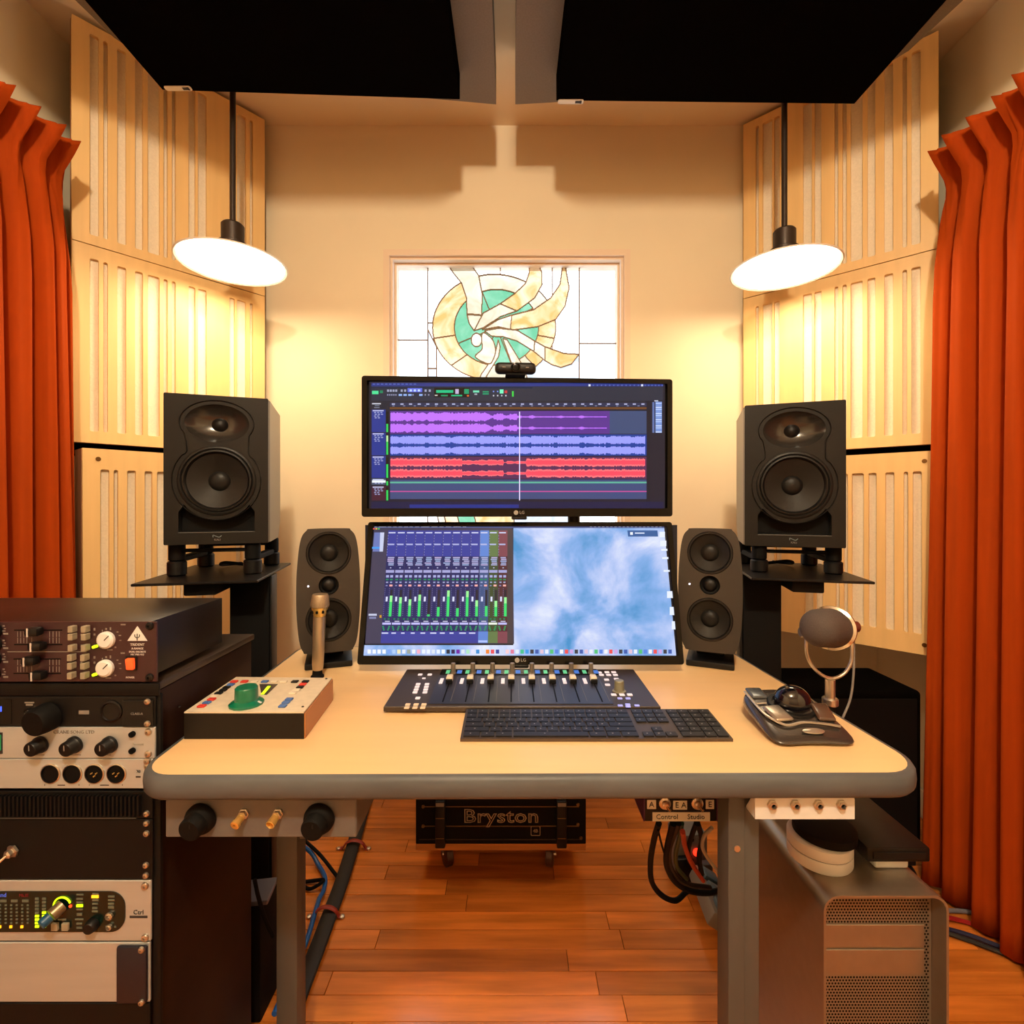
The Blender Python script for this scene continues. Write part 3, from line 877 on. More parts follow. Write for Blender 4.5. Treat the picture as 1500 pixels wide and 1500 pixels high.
# 6 blank panel with a toggle switch
t = unit('toggle_unit', 'plain black two-unit rack panel with a single chrome toggle switch', 'blank panel', 1198, 1285.5, M_RACK, x1=226, chassis=False)
p = loc(t, 24, 1243)
sw = MB().lathe([(.0095, 0), (.0095, .003), (.006, .0035), (.006, .009), (.0035, .011), (0, .011)], ax=(-.15, -1, -.1), n=6, cap=False).build('toggle_switch', M_NICKEL, t, p)
MB().cyl((0, -.008, 0), (-.010, -.020, -.011), .0016, .0026, n=10).build('toggle_lever', M_CHROME, sw)
for yy in (1203, 1218, 1264, 1279): bolt(218 if yy < 1250 else 217, yy, t, .0046).location = loc(t, 218 if yy < 1250 else 217, yy, 0)

# 7 silver control unit with green glass window
t = unit('meter_unit', 'silver two-unit control amplifier with dark green window and lit level meters', 'audio processor', 1287, 1375, M_SILVER, x1=223.5)
a = loc(t, -240, 1361); c = loc(t, 187, 1302)
MB().mesh(plate(rr(a[0], a[2], c[0], c[2], .022, 8), (), .0012), TOFRONT).build('window', mat('green_glass_panel', (6, 26, 22), .15), t, (0, -.0006, 0), smooth=0)
text('England', .0085, loc(t, 2, 1307, .0015), glow('blue_print', (70, 100, 220), .25), t)
text('Mk.III', .0062, loc(t, 40, 1307.5, .0015), mat('red_print', (120, 18, 22), .6), t)
DY = .0016
def leds(lst, m, name):
    for x0, y0, x1, y1 in lst:
        a = loc(t, x0, y1); c = loc(t, x1, y0)
        MB().span((a[0], -DY - .0006, a[2]), (c[0], -DY + .0005, c[2])).build(name, m, t)
M_LEDOFF = mat('led_off', (96, 104, 92), .5)
dots = []
for cx in (5.5, 14, 22, 30, 38, 46):
    for k_ in range(6): dots.append((cx - 1.3, 1320.3 + k_ * 5.15, cx + 1.3, 1322.6 + k_ * 5.15))
for cx in (10, 26, 42): dots.append((cx - 4, 1313.5, cx + 5, 1317))
dots += [(90, 1341, 102, 1343.5), (117, 1305, 127, 1307), (117, 1311, 126, 1313.5), (117, 1316, 126, 1318.5), (117, 1326.5, 126, 1328.5), (117.5, 1333, 125, 1336.5), (115, 1341, 127, 1343), (117, 1347, 125, 1349.5), (117, 1353, 125, 1355.5),
         (140, 1304, 149, 1306), (140, 1313, 149, 1315.5), (140, 1318, 148, 1320.5), (140, 1324, 147, 1327), (139.5, 1329, 148, 1331.5), (163, 1307.5, 172, 1310), (163, 1313, 172, 1315), (163, 1318, 171.5, 1320.5), (163, 1322.5, 171.5, 1326), (159, 1351.5, 161.5, 1354), (172, 1351.5, 174.5, 1354)]
bars(t, dots, M_LEDOFF, 'print_marks', DY + .0004)
leds([(cx - 1.7, 1351, cx + 1.7, 1354.6) for cx in (5.5, 21.5, 37.5)], E_AMBER, 'indicator_light')
lv, off = [], []
for cx, lit in ((59.5, 4), (69.8, 5)):
    for k_ in range(9):
        y1 = 1352.5 - k_ * 5.05
        (lv if k_ < lit else off).append((cx - 2.6, y1 - 1.6, cx + 2.6, y1 + 1.4))
leds(lv, E_GREEN, 'meter_segment'); leds(off, M_LEDOFF, 'meter_segment')
leds([(117, 1320.5, 126, 1324)], E_GREEN, 'indicator_light'); leds([(139, 1307, 149, 1311)], E_AMBER, 'indicator_light')
arc = MB()
q = loc(t, 96.5, 1322)
arc.tube([(q[0] + .0125 * math.cos(R(g)), -DY - .0006, q[2] + .0125 * math.sin(R(g))) for g in range(20, 200, 12)], .0012, 8, 2)
arc.build('light_arc', E_GREEN, t)
MB().lathe([(.0022, 0), (.0022, .001)], o=loc(t, 108.5, 1322.5, DY), ax=(0, -1, 0), n=12).build('indicator_light', E_RED, t)
k = MB().lathe([(.0095, 0), (.009, .014), (0, .014)], ax=(-.45, -1, -.40), n=28, cap=False).build('level_knob', mat('aged_steel', (130, 116, 92), .35, metal=.7), t, loc(t, 96.5, 1322, DY))
MB().lathe([(.0075, .0), (.0072, .010), (.006, .0115), (0, .0115)], ax=(-.45, -1, -.40), n=24, cap=False).build('knob_cap', mat('blue_cap', (16, 72, 110), .4), k, (-.0060, -.0135, -.0054))
for cx in (87.5, 102.5):
    p = loc(t, cx, 1351); MB().box((p[0], -DY - .002, p[2]), (.0098, .004, .011), .0008, 1).build('push_button', M_CAPB, t)
knob(t, 141, 1349, .0095, .010, M_BLACK, y0=DY)
for cy, r_ in ((1336.5, .0056), (1352.5, .0042)):
    MB().lathe([(r_, 0), (r_, .003), (r_ * .6, .004), (r_ * .5, .001), (0, .001)], o=loc(t, 165.5, cy, DY), ax=(0, -1, 0), n=8, cap=False).build('jack_socket', M_NICKEL, t)
text('Ctrl', .0095, loc(t, 206, 1333, .0004), M_INK, t); bars(t, [(193, 1338, 219, 1341.5)], M_INK)
for yy in (1294, 1369.5): bolt(216, yy, t, .0056).location = loc(t, 216, yy, 0)
# 8 lower silver unit
t = unit('power_conditioner', 'silver rack unit at the bottom with dark blue handle block, below the metered unit', 'rack unit', 1377.5, 1464, M_SILVER, x1=222)
MB().span(loc(t, 177, 1462, .006), (loc(t, 221, 0)[0], 0, loc(t, 0, 1379)[2]), .003).build('handle_block', mat('navy_plastic', (20, 20, 34), .5), t)
for yy in (1382, 1458): bolt(215, yy, t, .0046).location = loc(t, 215, yy, .006)
t = unit('blank_panel', 'plain black rack panel close to the floor under the silver units', 'blank panel', 1466, 1690, M_RACK, x1=222, chassis=False)

# ------------------------------------------------------------------ monitor controller box with green knob on the desk
ZT = DZ + .042
fl, fr_ = onz(252, 1043, ZT), onz(445, 1043, ZT)
br, bl = onz(486, 993, ZT), onz(323, 991.5, ZT)
fl.x = max(fl.x, -.509); 
t = thing('remote_box', 'sloped black desktop control box with white top and big green knob', 'audio controller', (0, 0, DZ))
foot = [(fl.x, fl.y), (fr_.x, fr_.y), (br.x, br.y), (bl.x, bl.y)]
foot = [(max(x_, -.5085 if y_ < .85 else -.5135), y_) for x_, y_ in foot]
MB().prism(foot, 0, .0395).build('case', mat('brown_black_case', (26, 22, 19), .5, spec=.2), t, smooth=0)
MB().prism([(foot[1][0] + .0002, foot[1][1] + .001), (foot[1][0] + .0022, foot[1][1] + .001), (foot[2][0] + .0022, foot[2][1]), (foot[2][0] + .0002, foot[2][1])], .001, .0395).build('side_reflection', mat('brown_reflection', (170, 110, 62), .4), t, smooth=0)  # desk reflection in the glossy case side, painted as a thin brown slab
MB().prism(foot, .040, .042).build('top_plate', mat('white_panel', (214, 200, 176), .5, var=.06, scale=(90, 90, 90)), t, smooth=0)
def onbox(px, py, dz=0.0):
    q = onz(px, py, ZT + dz); return Vector((q.x, q.y, .042 + dz))
q = onbox(361, 1031.5)
k = MB().lathe([(.026, 0), (.026, .003), (.022, .006), (.0175, .008), (.0168, .027), (.0155, .0285), (0, .0285)], n=14, cap=False).build('volume_knob', mat('green_plastic', (8, 108, 78), .28, coat=.3), t, q, smooth=30)
MB().box((.0235, -.004, .0052), (.006, .004, .0012), .0004, 1, rot=(0, R(25), 0)).build('pointer', M_WHITE, k)
w = MB().prism([tuple(onbox(*p_)[:2]) for p_ in ((383, 1018), (391, 1018), (407, 1002.5), (380, 1002.5))], .0422, .0428)
w.build('meter_window', mat('meter_window_grey', (74, 66, 60), .2), t, smooth=0)
MB().prism([tuple(onbox(*p_)[:2]) for p_ in ((382, 1018), (386.5, 1018), (396.5, 1006), (392, 1006))], .0429, .0434).build('level_light', E_GREEN, t, smooth=0)
COLS = {'r': mat('red_key', (206, 56, 42), .5), 'b': mat('blue_key', (66, 104, 170), .5), 'k': M_BLACK, 'w': mat('white_key', (226, 214, 192), .5)}
for cx, cy, kk in ((343, 999.5, 'r'), (358, 999.5, 'r'), (338, 1004, 'b'), (332, 1008, 'k'), (327, 1012, 'k'), (320.5, 1016.5, 'k'), (314, 1021, 'w'), (310, 1025.5, 'r'), (303, 1030.5, 'b'), (295.5, 1035.5, 'r'),
                   (373, 999.5, 'w'), (388, 999.5, 'b'), (402, 999.5, 'w'), (416, 999.5, 'w'), (432, 999.5, 'k'), (447.5, 999.5, 'k'), (443.5, 1003.5, 'r'), (439.5, 1007.8, 'k'), (434, 1012, 'w'), (429, 1016, 'w'), (423.5, 1025.5, 'b'), (419, 1030, 'b'), (414, 1035.5, 'b')):
    q = onbox(cx, cy); MB().box((q.x, q.y, .0436), (.0115, .0085, .0028), .0006, 1).build('key_cap', COLS[kk], t)
for cx, cy in ((320, 994.5), (478, 994.5), (263, 1035.5), (443.5, 1035.5)):
    q = onbox(cx, cy); MB().lathe([(.0022, .042), (.0016, .0432), (0, .0432)], o=(q.x, q.y, 0), n=10, cap=False).build('screw', M_STEELB, t)
# ------------------------------------------------------------------ two ultrawide monitors
def vcol_mat(name, strength):
    m = bpy.data.materials.new(name); m.use_nodes = True
    nt = m.node_tree; b = nt.nodes['Principled BSDF']
    b.inputs['Base Color'].default_value = (.004, .004, .005, 1); b.inputs['Roughness'].default_value = .2; b.inputs['Specular IOR Level'].default_value = .22
    at = nt.nodes.new('ShaderNodeAttribute'); at.attribute_name = 'Col'
    nt.links.new(at.outputs['Color'], b.inputs['Emission Color']); b.inputs['Emission Strength'].default_value = strength
    return m
M_SCREEN = vcol_mat('screen_pixels', 1.1)
M_CLOUDS = bpy.data.materials.new('screen_wallpaper'); M_CLOUDS.use_nodes = True
nt = M_CLOUDS.node_tree; b = nt.nodes['Principled BSDF']
b.inputs['Base Color'].default_value = (.004, .004, .005, 1); b.inputs['Roughness'].default_value = .2; b.inputs['Specular IOR Level'].default_value = .22
tc = nt.nodes.new('ShaderNodeTexCoord'); n1 = nt.nodes.new('ShaderNodeTexNoise'); rp = nt.nodes.new('ShaderNodeValToRGB')
n1.inputs['Scale'].default_value = 7.5; n1.inputs['Detail'].default_value = 6; n1.inputs['Distortion'].default_value = .45; n1.inputs['Roughness'].default_value = .55
mp_ = nt.nodes.new('ShaderNodeMapping'); mp_.inputs['Location'].default_value = (1.7, 0, .62)
nt.links.new(tc.outputs['Object'], mp_.inputs[0]); nt.links.new(mp_.outputs[0], n1.inputs['Vector'])
nt.links.new(n1.outputs[0], rp.inputs[0])
cr = rp.color_ramp
cr.elements[0].position = .33; cr.elements[0].color = lin((70, 148, 208))
cr.elements[1].position = .66; cr.elements[1].color = lin((236, 242, 255))
e_ = cr.elements.new(.45); e_.color = lin((136, 178, 236))
e_ = cr.elements.new(.55); e_.color = lin((192, 208, 250))
nt.links.new(rp.outputs[0], b.inputs['Emission Color']); b.inputs['Emission Strength'].default_value = 1.0

class Screen:
    """flat picture content of a display: coloured quads in the screen plane of one monitor"""
    def __init__(s, root, yf):
        bpy.context.view_layer.update()
        s.root, s.yf = root, yf
        s.inv = root.matrix_world.inverted()
        s.o = s.inv @ Vector((0, 0, CAMZ))
        s.v, s.f, s.c, s.m = [], [], [], []
    def at(s, px, py):
        d = (s.inv.to_3x3() @ Vector(((px - HX) / FPX, 1, (HY - py) / FPX)))
        k = (s.yf - s.o.y) / d.y
        q = s.o + d * k
        return q.x, q.z
    def poly(s, pts, col, layer=1, m=0):
        n = len(s.v)
        for p in pts:
            x, z = s.at(*p); s.v.append((x, s.yf - layer * .0002, z))
        s.f.append(tuple(range(n, n + len(pts)))); s.c.append(lin(col)); s.m.append(m)
    def rect(s, x0, y0, x1, y1, col, layer=1, m=0):
        s.poly([(x0, y1), (x1, y1), (x1, y0), (x0, y0)], col, layer, m)
    def build(s):
        me = bpy.data.meshes.new('screen'); me.from_pydata(s.v, [], s.f)
        me.materials.append(M_SCREEN); me.materials.append(M_CLOUDS)
        at = me.color_attributes.new('Col', 'FLOAT_COLOR', 'CORNER')
        i = 0
        for p, c, m in zip(me.polygons, s.c, s.m):
            p.material_index = m
            for _ in p.loop_indices:
                at.data[i].color = c; i += 1
        return link('screen', me, s.root)

MW, MH = .70, .313
def monitor(label, loc_, rz, tilt, webcam=False):
    t = thing('monitor', label, 'monitor', loc_, rz, 'ultrawide monitors', tilt)
    me = plate(rr(-MW / 2, 0, MW / 2, MH, .006), [rr(-MW / 2 + .0115, .0185, MW / 2 - .0115, MH - .0105, .001, 2)], .012)
    MB().mesh(me, TOFRONT).build('bezel', M_BLACKG, t, (0, .006, 0), smooth=0)
    MB().span((-MW / 2 + .002, .0125, .002), (MW / 2 - .002, .028, MH - .002), .004).box((0, .036, MH * .48), (.36, .022, .2), .01, 3).build('back_shell', M_BLACK, t)
    MB().box((0, .006, -.003), (.035, .010, .008), .003, 2).build('power_nub', M_BLACK, t)
    ring = MB().lathe([(.0052, 0), (.0052, .0004), (0, .0004)], ax=(0, -1, 0), n=20, cap=False).build('logo_disc', mat('logo_grey', (150, 146, 142), .5), t, (-.0075, 0, .0092))
    text('LG', .0095, (.006, -.0003, .0092), mat('logo_grey', (150, 146, 142), .5), t)
    return t
# upper monitor
up = monitor('upper ultrawide monitor showing purple, blue and red audio waveforms', (.0165, 1.1205, 1.0765), R(2.7), 0)
s = Screen(up, .004)
s.rect(541, 559, 974, 747, (26, 28, 44), 0)
s.rect(544, 561, 971, 566, (34, 52, 128), 1); s.rect(544, 566, 780, 569, (38, 44, 66), 1)
s.rect(544, 566.5, 971, 587, (36, 44, 62), 1); s.rect(544, 587, 945, 600, (30, 34, 48), 1)
s.rect(544, 735, 972, 745, (20, 26, 66), 1); s.rect(600, 739, 760, 744, (26, 46, 132), 2)
for x in range(546, 612, 6): s.rect(x, 562, x + 3.6, 563.4, (82, 104, 190), 2)
for x in (862, 939): s.rect(x, 563, x + 3, 566, (225, 230, 250), 2)
for x in list(range(868, 936, 6)) + list(range(944, 970, 5)): s.rect(x, 563.6, x + 2.2, 565.4, (80, 100, 180), 2)
s.rect(545, 572.5, 554.5, 577.5, (70, 220, 150), 2); s.rect(556.5, 572, 561, 576, (20, 130, 90), 2)
for x in (567, 571, 575, 579, 587, 592, 622, 628): s.rect(x, 570.6, x + 3, 574, (150, 158, 186), 2)
s.rect(597, 568.5, 618.5, 574.5, (90, 104, 220), 2)
for x in (600, 606, 612): s.rect(x, 570.5, x + 3.5, 573.5, (190, 215, 250), 3)
for x in (567, 570, 573, 576, 579, 604, 622, 627): s.rect(x, 577.4, x + 2, 579.6, (130, 138, 170), 2)
for x in (584, 591, 598, 614): s.rect(x, 577.2, x + 5, 580, (140, 176, 236), 2)
s.rect(636, 568, 688, 582, (10, 10, 16), 2)
s.rect(639, 571.5, 664, 575.5, (20, 190, 130), 3); s.rect(667, 570, 672, 577, (190, 176, 214), 3)
s.rect(646, 578.5, 656, 580.5, (16, 150, 100), 3); s.rect(661, 578.5, 677, 580.5, (20, 190, 130), 3); s.rect(637, 578.4, 641, 580, (200, 200, 200), 3)
s.rect(680, 570, 687, 577, (14, 150, 104), 3); s.rect(684, 578.6, 687, 581, (214, 100, 40), 3)
s.rect(693, 572, 702, 575, (110, 220, 180), 2); s.rect(695, 576.5, 699, 578.5, (160, 170, 180), 2); s.rect(707, 573, 716, 575, (20, 150, 104), 2); s.rect(707, 576, 716, 578, (20, 150, 104), 2)
s.rect(722, 572.5, 724, 574.5, (110, 140, 230), 2); s.rect(728, 572.5, 730, 574.5, (110, 140, 230), 2); s.rect(732, 570.5, 737.5, 576.5, (120, 240, 190), 2); s.rect(739, 572, 743, 576, (190, 50, 60), 2)
for x in (722, 728, 734, 740): s.rect(x, 578.6, x + 2, 580.6, (190, 196, 210), 2)
s.rect(750, 573, 752.5, 581, (60, 210, 70), 2)
s.rect(571, 590, 947, 595.5, (38, 46, 78), 1.5); s.rect(571, 596.5, 947, 599.4, (104, 66, 34), 2)
for k in range(30): s.rect(574 + k * 12.6, 591, 578.6 + k * 12.6, 593, (168, 178, 214), 2)
for k in range(24): s.rect(575 + k * 15.6, 594, 578 + k * 15.6, 595.2, (120, 130, 170), 2)
s.rect(545, 590.5, 558, 592.3, (190, 195, 210), 2); s.rect(549, 593.6, 556, 594.8, (110, 118, 140), 2); s.rect(548, 596.5, 556, 597.8, (110, 118, 140), 2)
s.rect(947, 587, 952, 735, (24, 26, 40), 1.5)
s.rect(955.5, 589, 958.5, 634, (92, 112, 168), 2); s.rect(960, 588.5, 969.5, 634, (110, 140, 206), 2); s.rect(958.5, 586.5, 964, 588, (200, 206, 225), 2)
for k in range(15): s.rect(960.4, 590 + k * 3, 969, 591.6 + k * 3, [(176, 200, 246), (120, 150, 214), (200, 216, 250)][k % 3], 3)
TR = [(602, 635.5, (88, 50, 140), (190, 112, 252)), (636.5, 667.5, (22, 62, 152), (150, 156, 252)), (669, 701.5, (86, 44, 84), (246, 92, 108))]
s.rect(893, 602, 947, 635.5, (58, 76, 116), 2)
for y0, y1, bgc, wc in TR:
    s.rect(571.5, y0, 893 if y0 < 610 else 947, y1, bgc, 1.8)
def wave(y0, y1, wc, env, x0, x1, step=1.1, seed=1, light=None):
    rd = np.random.default_rng(seed)
    xs = np.arange(x0, x1, step); nz_ = rd.random(len(xs) + 1)
    for ch in (0, 1):
        c = y0 + (y1 - y0) * (.26 + .49 * ch); h = (y1 - y0) * .205
        a = [max(.04, min(1, env(x) * (.72 + .4 * nz_[i]))) for i, x in enumerate(xs)]
        for i in range(len(xs) - 1):
            s.poly([(xs[i], c + h * a[i]), (xs[i + 1], c + h * a[i + 1]), (xs[i + 1], c - h * a[i + 1]), (xs[i], c - h * a[i])], wc, 2.4)
            if light:
                s.poly([(xs[i], c + h * a[i] * .55), (xs[i + 1], c + h * a[i + 1] * .55), (xs[i + 1], c - h * a[i + 1] * .55), (xs[i], c - h * a[i] * .55)], light, 2.8)
def env_p(x):
    if x < 585: return 1
    if x < 628: return .86 + .1 * math.sin(x * .55)
    if x < 710: return .95 + .06 * math.sin(x * .3)
    if x < 722: return .95 - (x - 710) * .065
    if x < 745: return .30 + .26 * abs(math.sin((x - 722) * .16)) + (.2 if 723 < x < 737 else 0)
    if x < 764: return .18 + (.45 if 746 < x < 757 else .1)
    return .10 + .22 * math.exp(-((x - 779) / 4) ** 2) + .18 * math.exp(-((x - 822) / 3) ** 2) + .22 * math.exp(-((x - 852) / 3) ** 2) + (.02 if x < 860 else 0)
wave(602, 635.5, TR[0][3], env_p, 572, 889, seed=2)
wave(636.5, 667.5, TR[1][3], lambda x: .93 - .25 * (abs(math.sin(x * .083)) > .975) - .12 * (abs(math.sin(x * .031)) > .96), 572, 946, seed=3)
def env_r(x):
    if x < 677: return .78 + .18 * abs(math.sin(x * .11)) + .06 * math.sin(x * .9)
    if x < 738: return .34 + .22 * abs(math.sin((x - 677) * .18)) + .12 * (x > 705)
    if x < 742: return .08
    if x < 771: return .22 + .12 * abs(math.sin(x * .2))
    return .88 + .06 * math.sin(x * .4)
wave(669, 701.5, (250, 112, 120), env_r, 572, 946, seed=4, light=(248, 74, 96))
s.rect(571.5, 702.5, 947, 731, (60, 74, 120), 1.8); s.rect(571.5, 705.6, 947, 708, (92, 176, 150), 2.4); s.rect(571.5, 719, 947, 720.8, (176, 76, 146), 2.4)
for y0, y1, c in ((600, 633, (30, 52, 140)), (634, 667, (30, 52, 140)), (668, 700, (30, 52, 140)), (701, 710, (70, 84, 110)), (712, 733, (66, 26, 48))):
    s.rect(544.5, y0, 565, y1, c, 1.8)
    s.rect(546, y0 + .8, 562, y0 + 2.4, (190, 196, 230), 2.4)
    for k in range(4):
        if y0 + 3.6 + 2.6 * k + 1.4 < y1 - 1:
            for j in range(3 if k < 2 else 2): s.rect(548 + j * 4.6 + (k % 2), y0 + 3.6 + 2.6 * k, 551 + j * 4.6 + (k % 2), y0 + 5 + 2.6 * k, (150, 160, 205), 2.4)
s.rect(545, 703.6, 565, 707, (235, 240, 245), 2.6)
for y0, y1, lit in ((603, 633, 12), (636, 666, 28), (670, 700, 20), (703, 711, 6), (714, 733, 15)):
    s.rect(565.6, y0, 569, y1, (14, 20, 18), 2); s.rect(566, y1 - lit, 568.6, y1, (40, 210, 90), 2.4)
    if lit > 20: s.rect(566, y1 - lit, 568.6, y1 - lit + 9, (190, 240, 170), 2.6)
s.rect(760.4, 603, 761.8, 733, (222, 214, 250), 3.2)
s.build()
# webcam on the upper monitor
q = P(755, 551, 1.115)
t = thing('webcam', 'small black webcam clipped on the top edge of the upper monitor', 'webcam', (q.x, q.y, up.location.z + MH + .0005), R(2.7))
MB().box((0, .0, .018), (.092, .022, .026), .010, 4).build('body', M_BLACK, t)
MB().box((0, .006, .0028), (.045, .034, .005), .002, 2).build('clip', M_BLACKM, t)
MB().lathe([(.011, 0), (.011, .002), (.0085, .0025), (.007, .001), (0, .002)], o=(0, -.0112, .018), ax=(0, -1, 0), n=24, cap=False).build('lens', M_BLACKG, t)
for sx in (-.026, .026): MB().box((sx, -.0113, .018), (.007, .001, .002)).build('indicator_slot', M_GREYP, t)
# lower monitor
lo = monitor('lower leaning ultrawide monitor showing a mixer and a cloudy sky wallpaper', (.0185, 1.066, .7615), 0, -math.atan2(.083, .302))
s = Screen(lo, .004)
s.rect(535, 769, 992, 962, (16, 18, 26), 0)
cl = [(752, 772), (972, 772), (991, 961), (752, 961)]
s.poly([(752, 961), (990.5, 961), (973, 773.5), (752, 773.5)], (255, 255, 255), 1, 1)
s.poly([(532.6, 960.5), (755, 960.5), (755, 945), (534, 945)], (255, 255, 255), 1, 1)
s.poly([(535, 943), (753, 943), (751, 773), (548, 773)], (62, 60, 84), 1.4)
s.poly([(548, 773), (973, 773), (972, 768.5), (548.5, 768.5)], (84, 96, 150), 1.6)
for x, w in ((549, 3), (555, 11), (568, 5), (576, 5), (584, 5), (592, 6), (600, 5), (608, 6), (617, 12), (632, 9), (644, 6), (653, 8), (664, 11), (678, 5)): s.rect(x, 770, x + w, 772, (220, 224, 240), 2)
for x in range(864, 970, 6): s.rect(x, 770, x + 3.2, 772, (226, 230, 246), 2)
for k, c in enumerate(((240, 90, 80), (240, 190, 60), (70, 200, 90))): s.rect(546.5 + k * 3.6, 773.6, 549 + k * 3.6, 775.6, c, 2)
s.poly([(546, 808), (561, 808), (563, 780), (548.5, 780)], (104, 118, 180), 2); s.poly([(556, 808), (561, 808), (563, 780), (557, 780)], (196, 204, 232), 2.4); s.poly([(545, 804), (556, 804), (556, 801), (545.2, 801)], (70, 150, 230), 2.4)
s.rect(540, 899, 552, 902, (190, 196, 220), 2); s.rect(541, 903.5, 551, 906.5, (120, 128, 170), 2); s.rect(556, 901, 559, 905, (200, 150, 40), 2)
def strip(k, f, y):                   # left edge of mixer strip k (fraction f inside) at row y; strips fan out like the leaning screen
    u = (y - 775) / 168.0
    x0 = 569 - 11.5 * u; w = 13.45 + .83 * u
    return x0 + (k + f) * w
STRC = [(54, 62, 150)] * 10 + [(92, 130, 206), (96, 118, 72), (124, 66, 78)]
def sq(k, f0, f1, y0, y1, c, ly=2.0):
    s.poly([(strip(k, f0, y1), y1), (strip(k, f1, y1), y1), (strip(k, f1, y0), y0), (strip(k, f0, y0), y0)], c, ly)
rd = np.random.default_rng(11)
METER = [.80, .74, .66, .84, .08, .36, 1.0, .32, .98, .62, .40, .60, .74]
for k in range(13):
    c = STRC[k]
    sq(k, 0, .97, 777, 815, c, 1.8); sq(k, 0, .97, 815, 925, tuple(int(v * .62) for v in c), 1.8); sq(k, 0, 1.0, 925, 942, c, 1.8)
    sq(k, .06, .8, 779.5, 781.3, (196, 200, 232)); sq(k, .06, .75, 796.5, 798.5, (176, 182, 222))
    for y0 in range(784, 814, 4): sq(k, .0, .06, y0, y0 + 1.6, (130, 138, 190))
    for y0 in (816, 818.6, 821.2, 824, 826.6): sq(k, .12 + .2 * rd.random(), .8 + .1 * rd.random(), y0, y0 + 1.7, (150 + int(40 * rd.random()), 172, 214))
    sq(k, .45, .6, 831, 832.5, (170, 176, 214)); sq(k, .04, .92, 835, 839, (158, 160, 208), 2)
    for j in (0, 1):
        sq(k, .1 + .44 * j, .4 + .44 * j, 842.5, 846, (160, 166, 214)); sq(k, .1 + .44 * j, .38 + .44 * j, 848, 850, (30, 140, 84))
        sq(k, .14 + .42 * j, .36 + .42 * j, 852, 854, (150, 160, 200))
    sq(k, .12, .32, 857, 858.6, (130, 138, 190)); sq(k, .52, .84, 856.4, 859, (246, 176, 170))
    for y0 in range(862, 902, 3): sq(k, .06, .12, y0, y0 + 1.1, (110, 118, 170)); sq(k, .52, .58, y0, y0 + 1.1, (110, 118, 170))
    sq(k, .22, .42, 874, 881, (214, 218, 246), 2.3)
    h = METER[k] * 38
    sq(k, .66, .9, 864, 903, (36, 34, 46), 2.0); sq(k, .64, .92, 903 - h, 903, (56, 214, 110), 2.4)
    if h > 20: sq(k, .64, .92, 903 - h, 903 - h + 9, (150, 236, 150), 2.6)
    for j in (0, 1): sq(k, .16 + .4 * j, .36 + .4 * j, 905.5, 908, (26, 120, 80))
    sq(k, .3, .8, 909.5, 911, (190, 190, 215))
    sq(k, .04, .94, 912, 915, (188, 186, 240) if k != 11 else (232, 238, 226))
    for j in (0, 1, 2): sq(k, .05 + .05 * j, .22 + .05 * j, 917 + j * 2.4, 918.6 + j * 2.4, (34, 160, 96)); sq(k, .68 - .05 * j, .86 - .05 * j, 917 + j * 2.4, 918.6 + j * 2.4, (34, 160, 96))
    if k < 10: sq(k, .04, .4 + .4 * rd.random(), 926.5, 928.3, (206, 210, 240))
sq(10, .02, .95, 938, 941, (170, 190, 240))
s.poly([(733, 943), (751.5, 943), (750.5, 775), (741, 775)], (70, 60, 64), 1.6)
DOCK = [(236, 240, 250)] * 4 + [(120, 160, 230), (170, 200, 240), (235, 225, 180), (225, 230, 240), (150, 160, 150), (230, 235, 240), (240, 170, 190), (225, 235, 245), (225, 235, 245), (215, 225, 235), (225, 235, 245), (235, 240, 245), (40, 44, 60), (50, 30, 80), (110, 30, 160), (215, 225, 235), (170, 225, 190), (220, 220, 250), (60, 140, 210), (210, 220, 245), (236, 130, 50), (230, 80, 90), (60, 70, 150), (200, 210, 235), (240, 200, 205), (220, 120, 150), (220, 230, 245), (60, 190, 140), (60, 150, 225)]
n_d = 62
for k in range(n_d):
    c = DOCK[k] if k < len(DOCK) else [(225, 230, 245), (90, 130, 220), (235, 80, 80), (60, 60, 70), (220, 190, 210), (80, 190, 120), (235, 235, 240), (200, 160, 220), (60, 90, 170)][(k * 5) % 9]
    x = 538.5 + k * 7.22
    s.poly([(x, 957.5), (x + 5, 957.5), (x + 5, 951.5), (x, 951.5)], c, 2)
s.poly([(920, 786), (964, 786), (963, 777), (919, 777)], (52, 92, 150), 2); s.rect(923, 779.5, 927, 783.5, (230, 236, 245), 2.4); s.rect(930, 780, 944, 782, (200, 212, 235), 2.4)
for x, y0, w, h in ((966, 779, 8, 8), (967, 792, 9, 8), (968.5, 804, 9, 3), (970, 816, 9, 3), (972, 835, 9, 2.6), (977, 866, 9, 10), (981, 889, 8, 12), (984, 910, 8, 12)): s.poly([(x, y0 + h), (x + w, y0 + h), (x + w, y0), (x, y0)], (226, 234, 250), 2)
s.build()
# pole stand that carries both monitors
t = thing('monitor_stand', 'black pole stand behind the two monitors', 'monitor stand', (.15, 1.215, DZ))
MB().box((0, 0, .006), (.24, .075, .012), .004).build('base_plate', M_STEELB, t)
MB().cyl((0, 0, .0121), (0, 0, .56), .014, n=20).build('pole', M_STEELB, t)
MB().span((-.14, -.030, .46), (.012, -.014, .50), .003).build('arm', M_STEELB, t)
MB().span((-.14, -.030, .16), (.012, -.014, .20), .003).build('arm', M_STEELB, t)
MB().box((-.13, -.033, .475), (.10, .004, .10), .002, 1).build('mount_plate', M_STEELB, t)
MB().box((-.13, -.033, .18), (.10, .004, .10), .002, 1).build('mount_plate', M_STEELB, t)

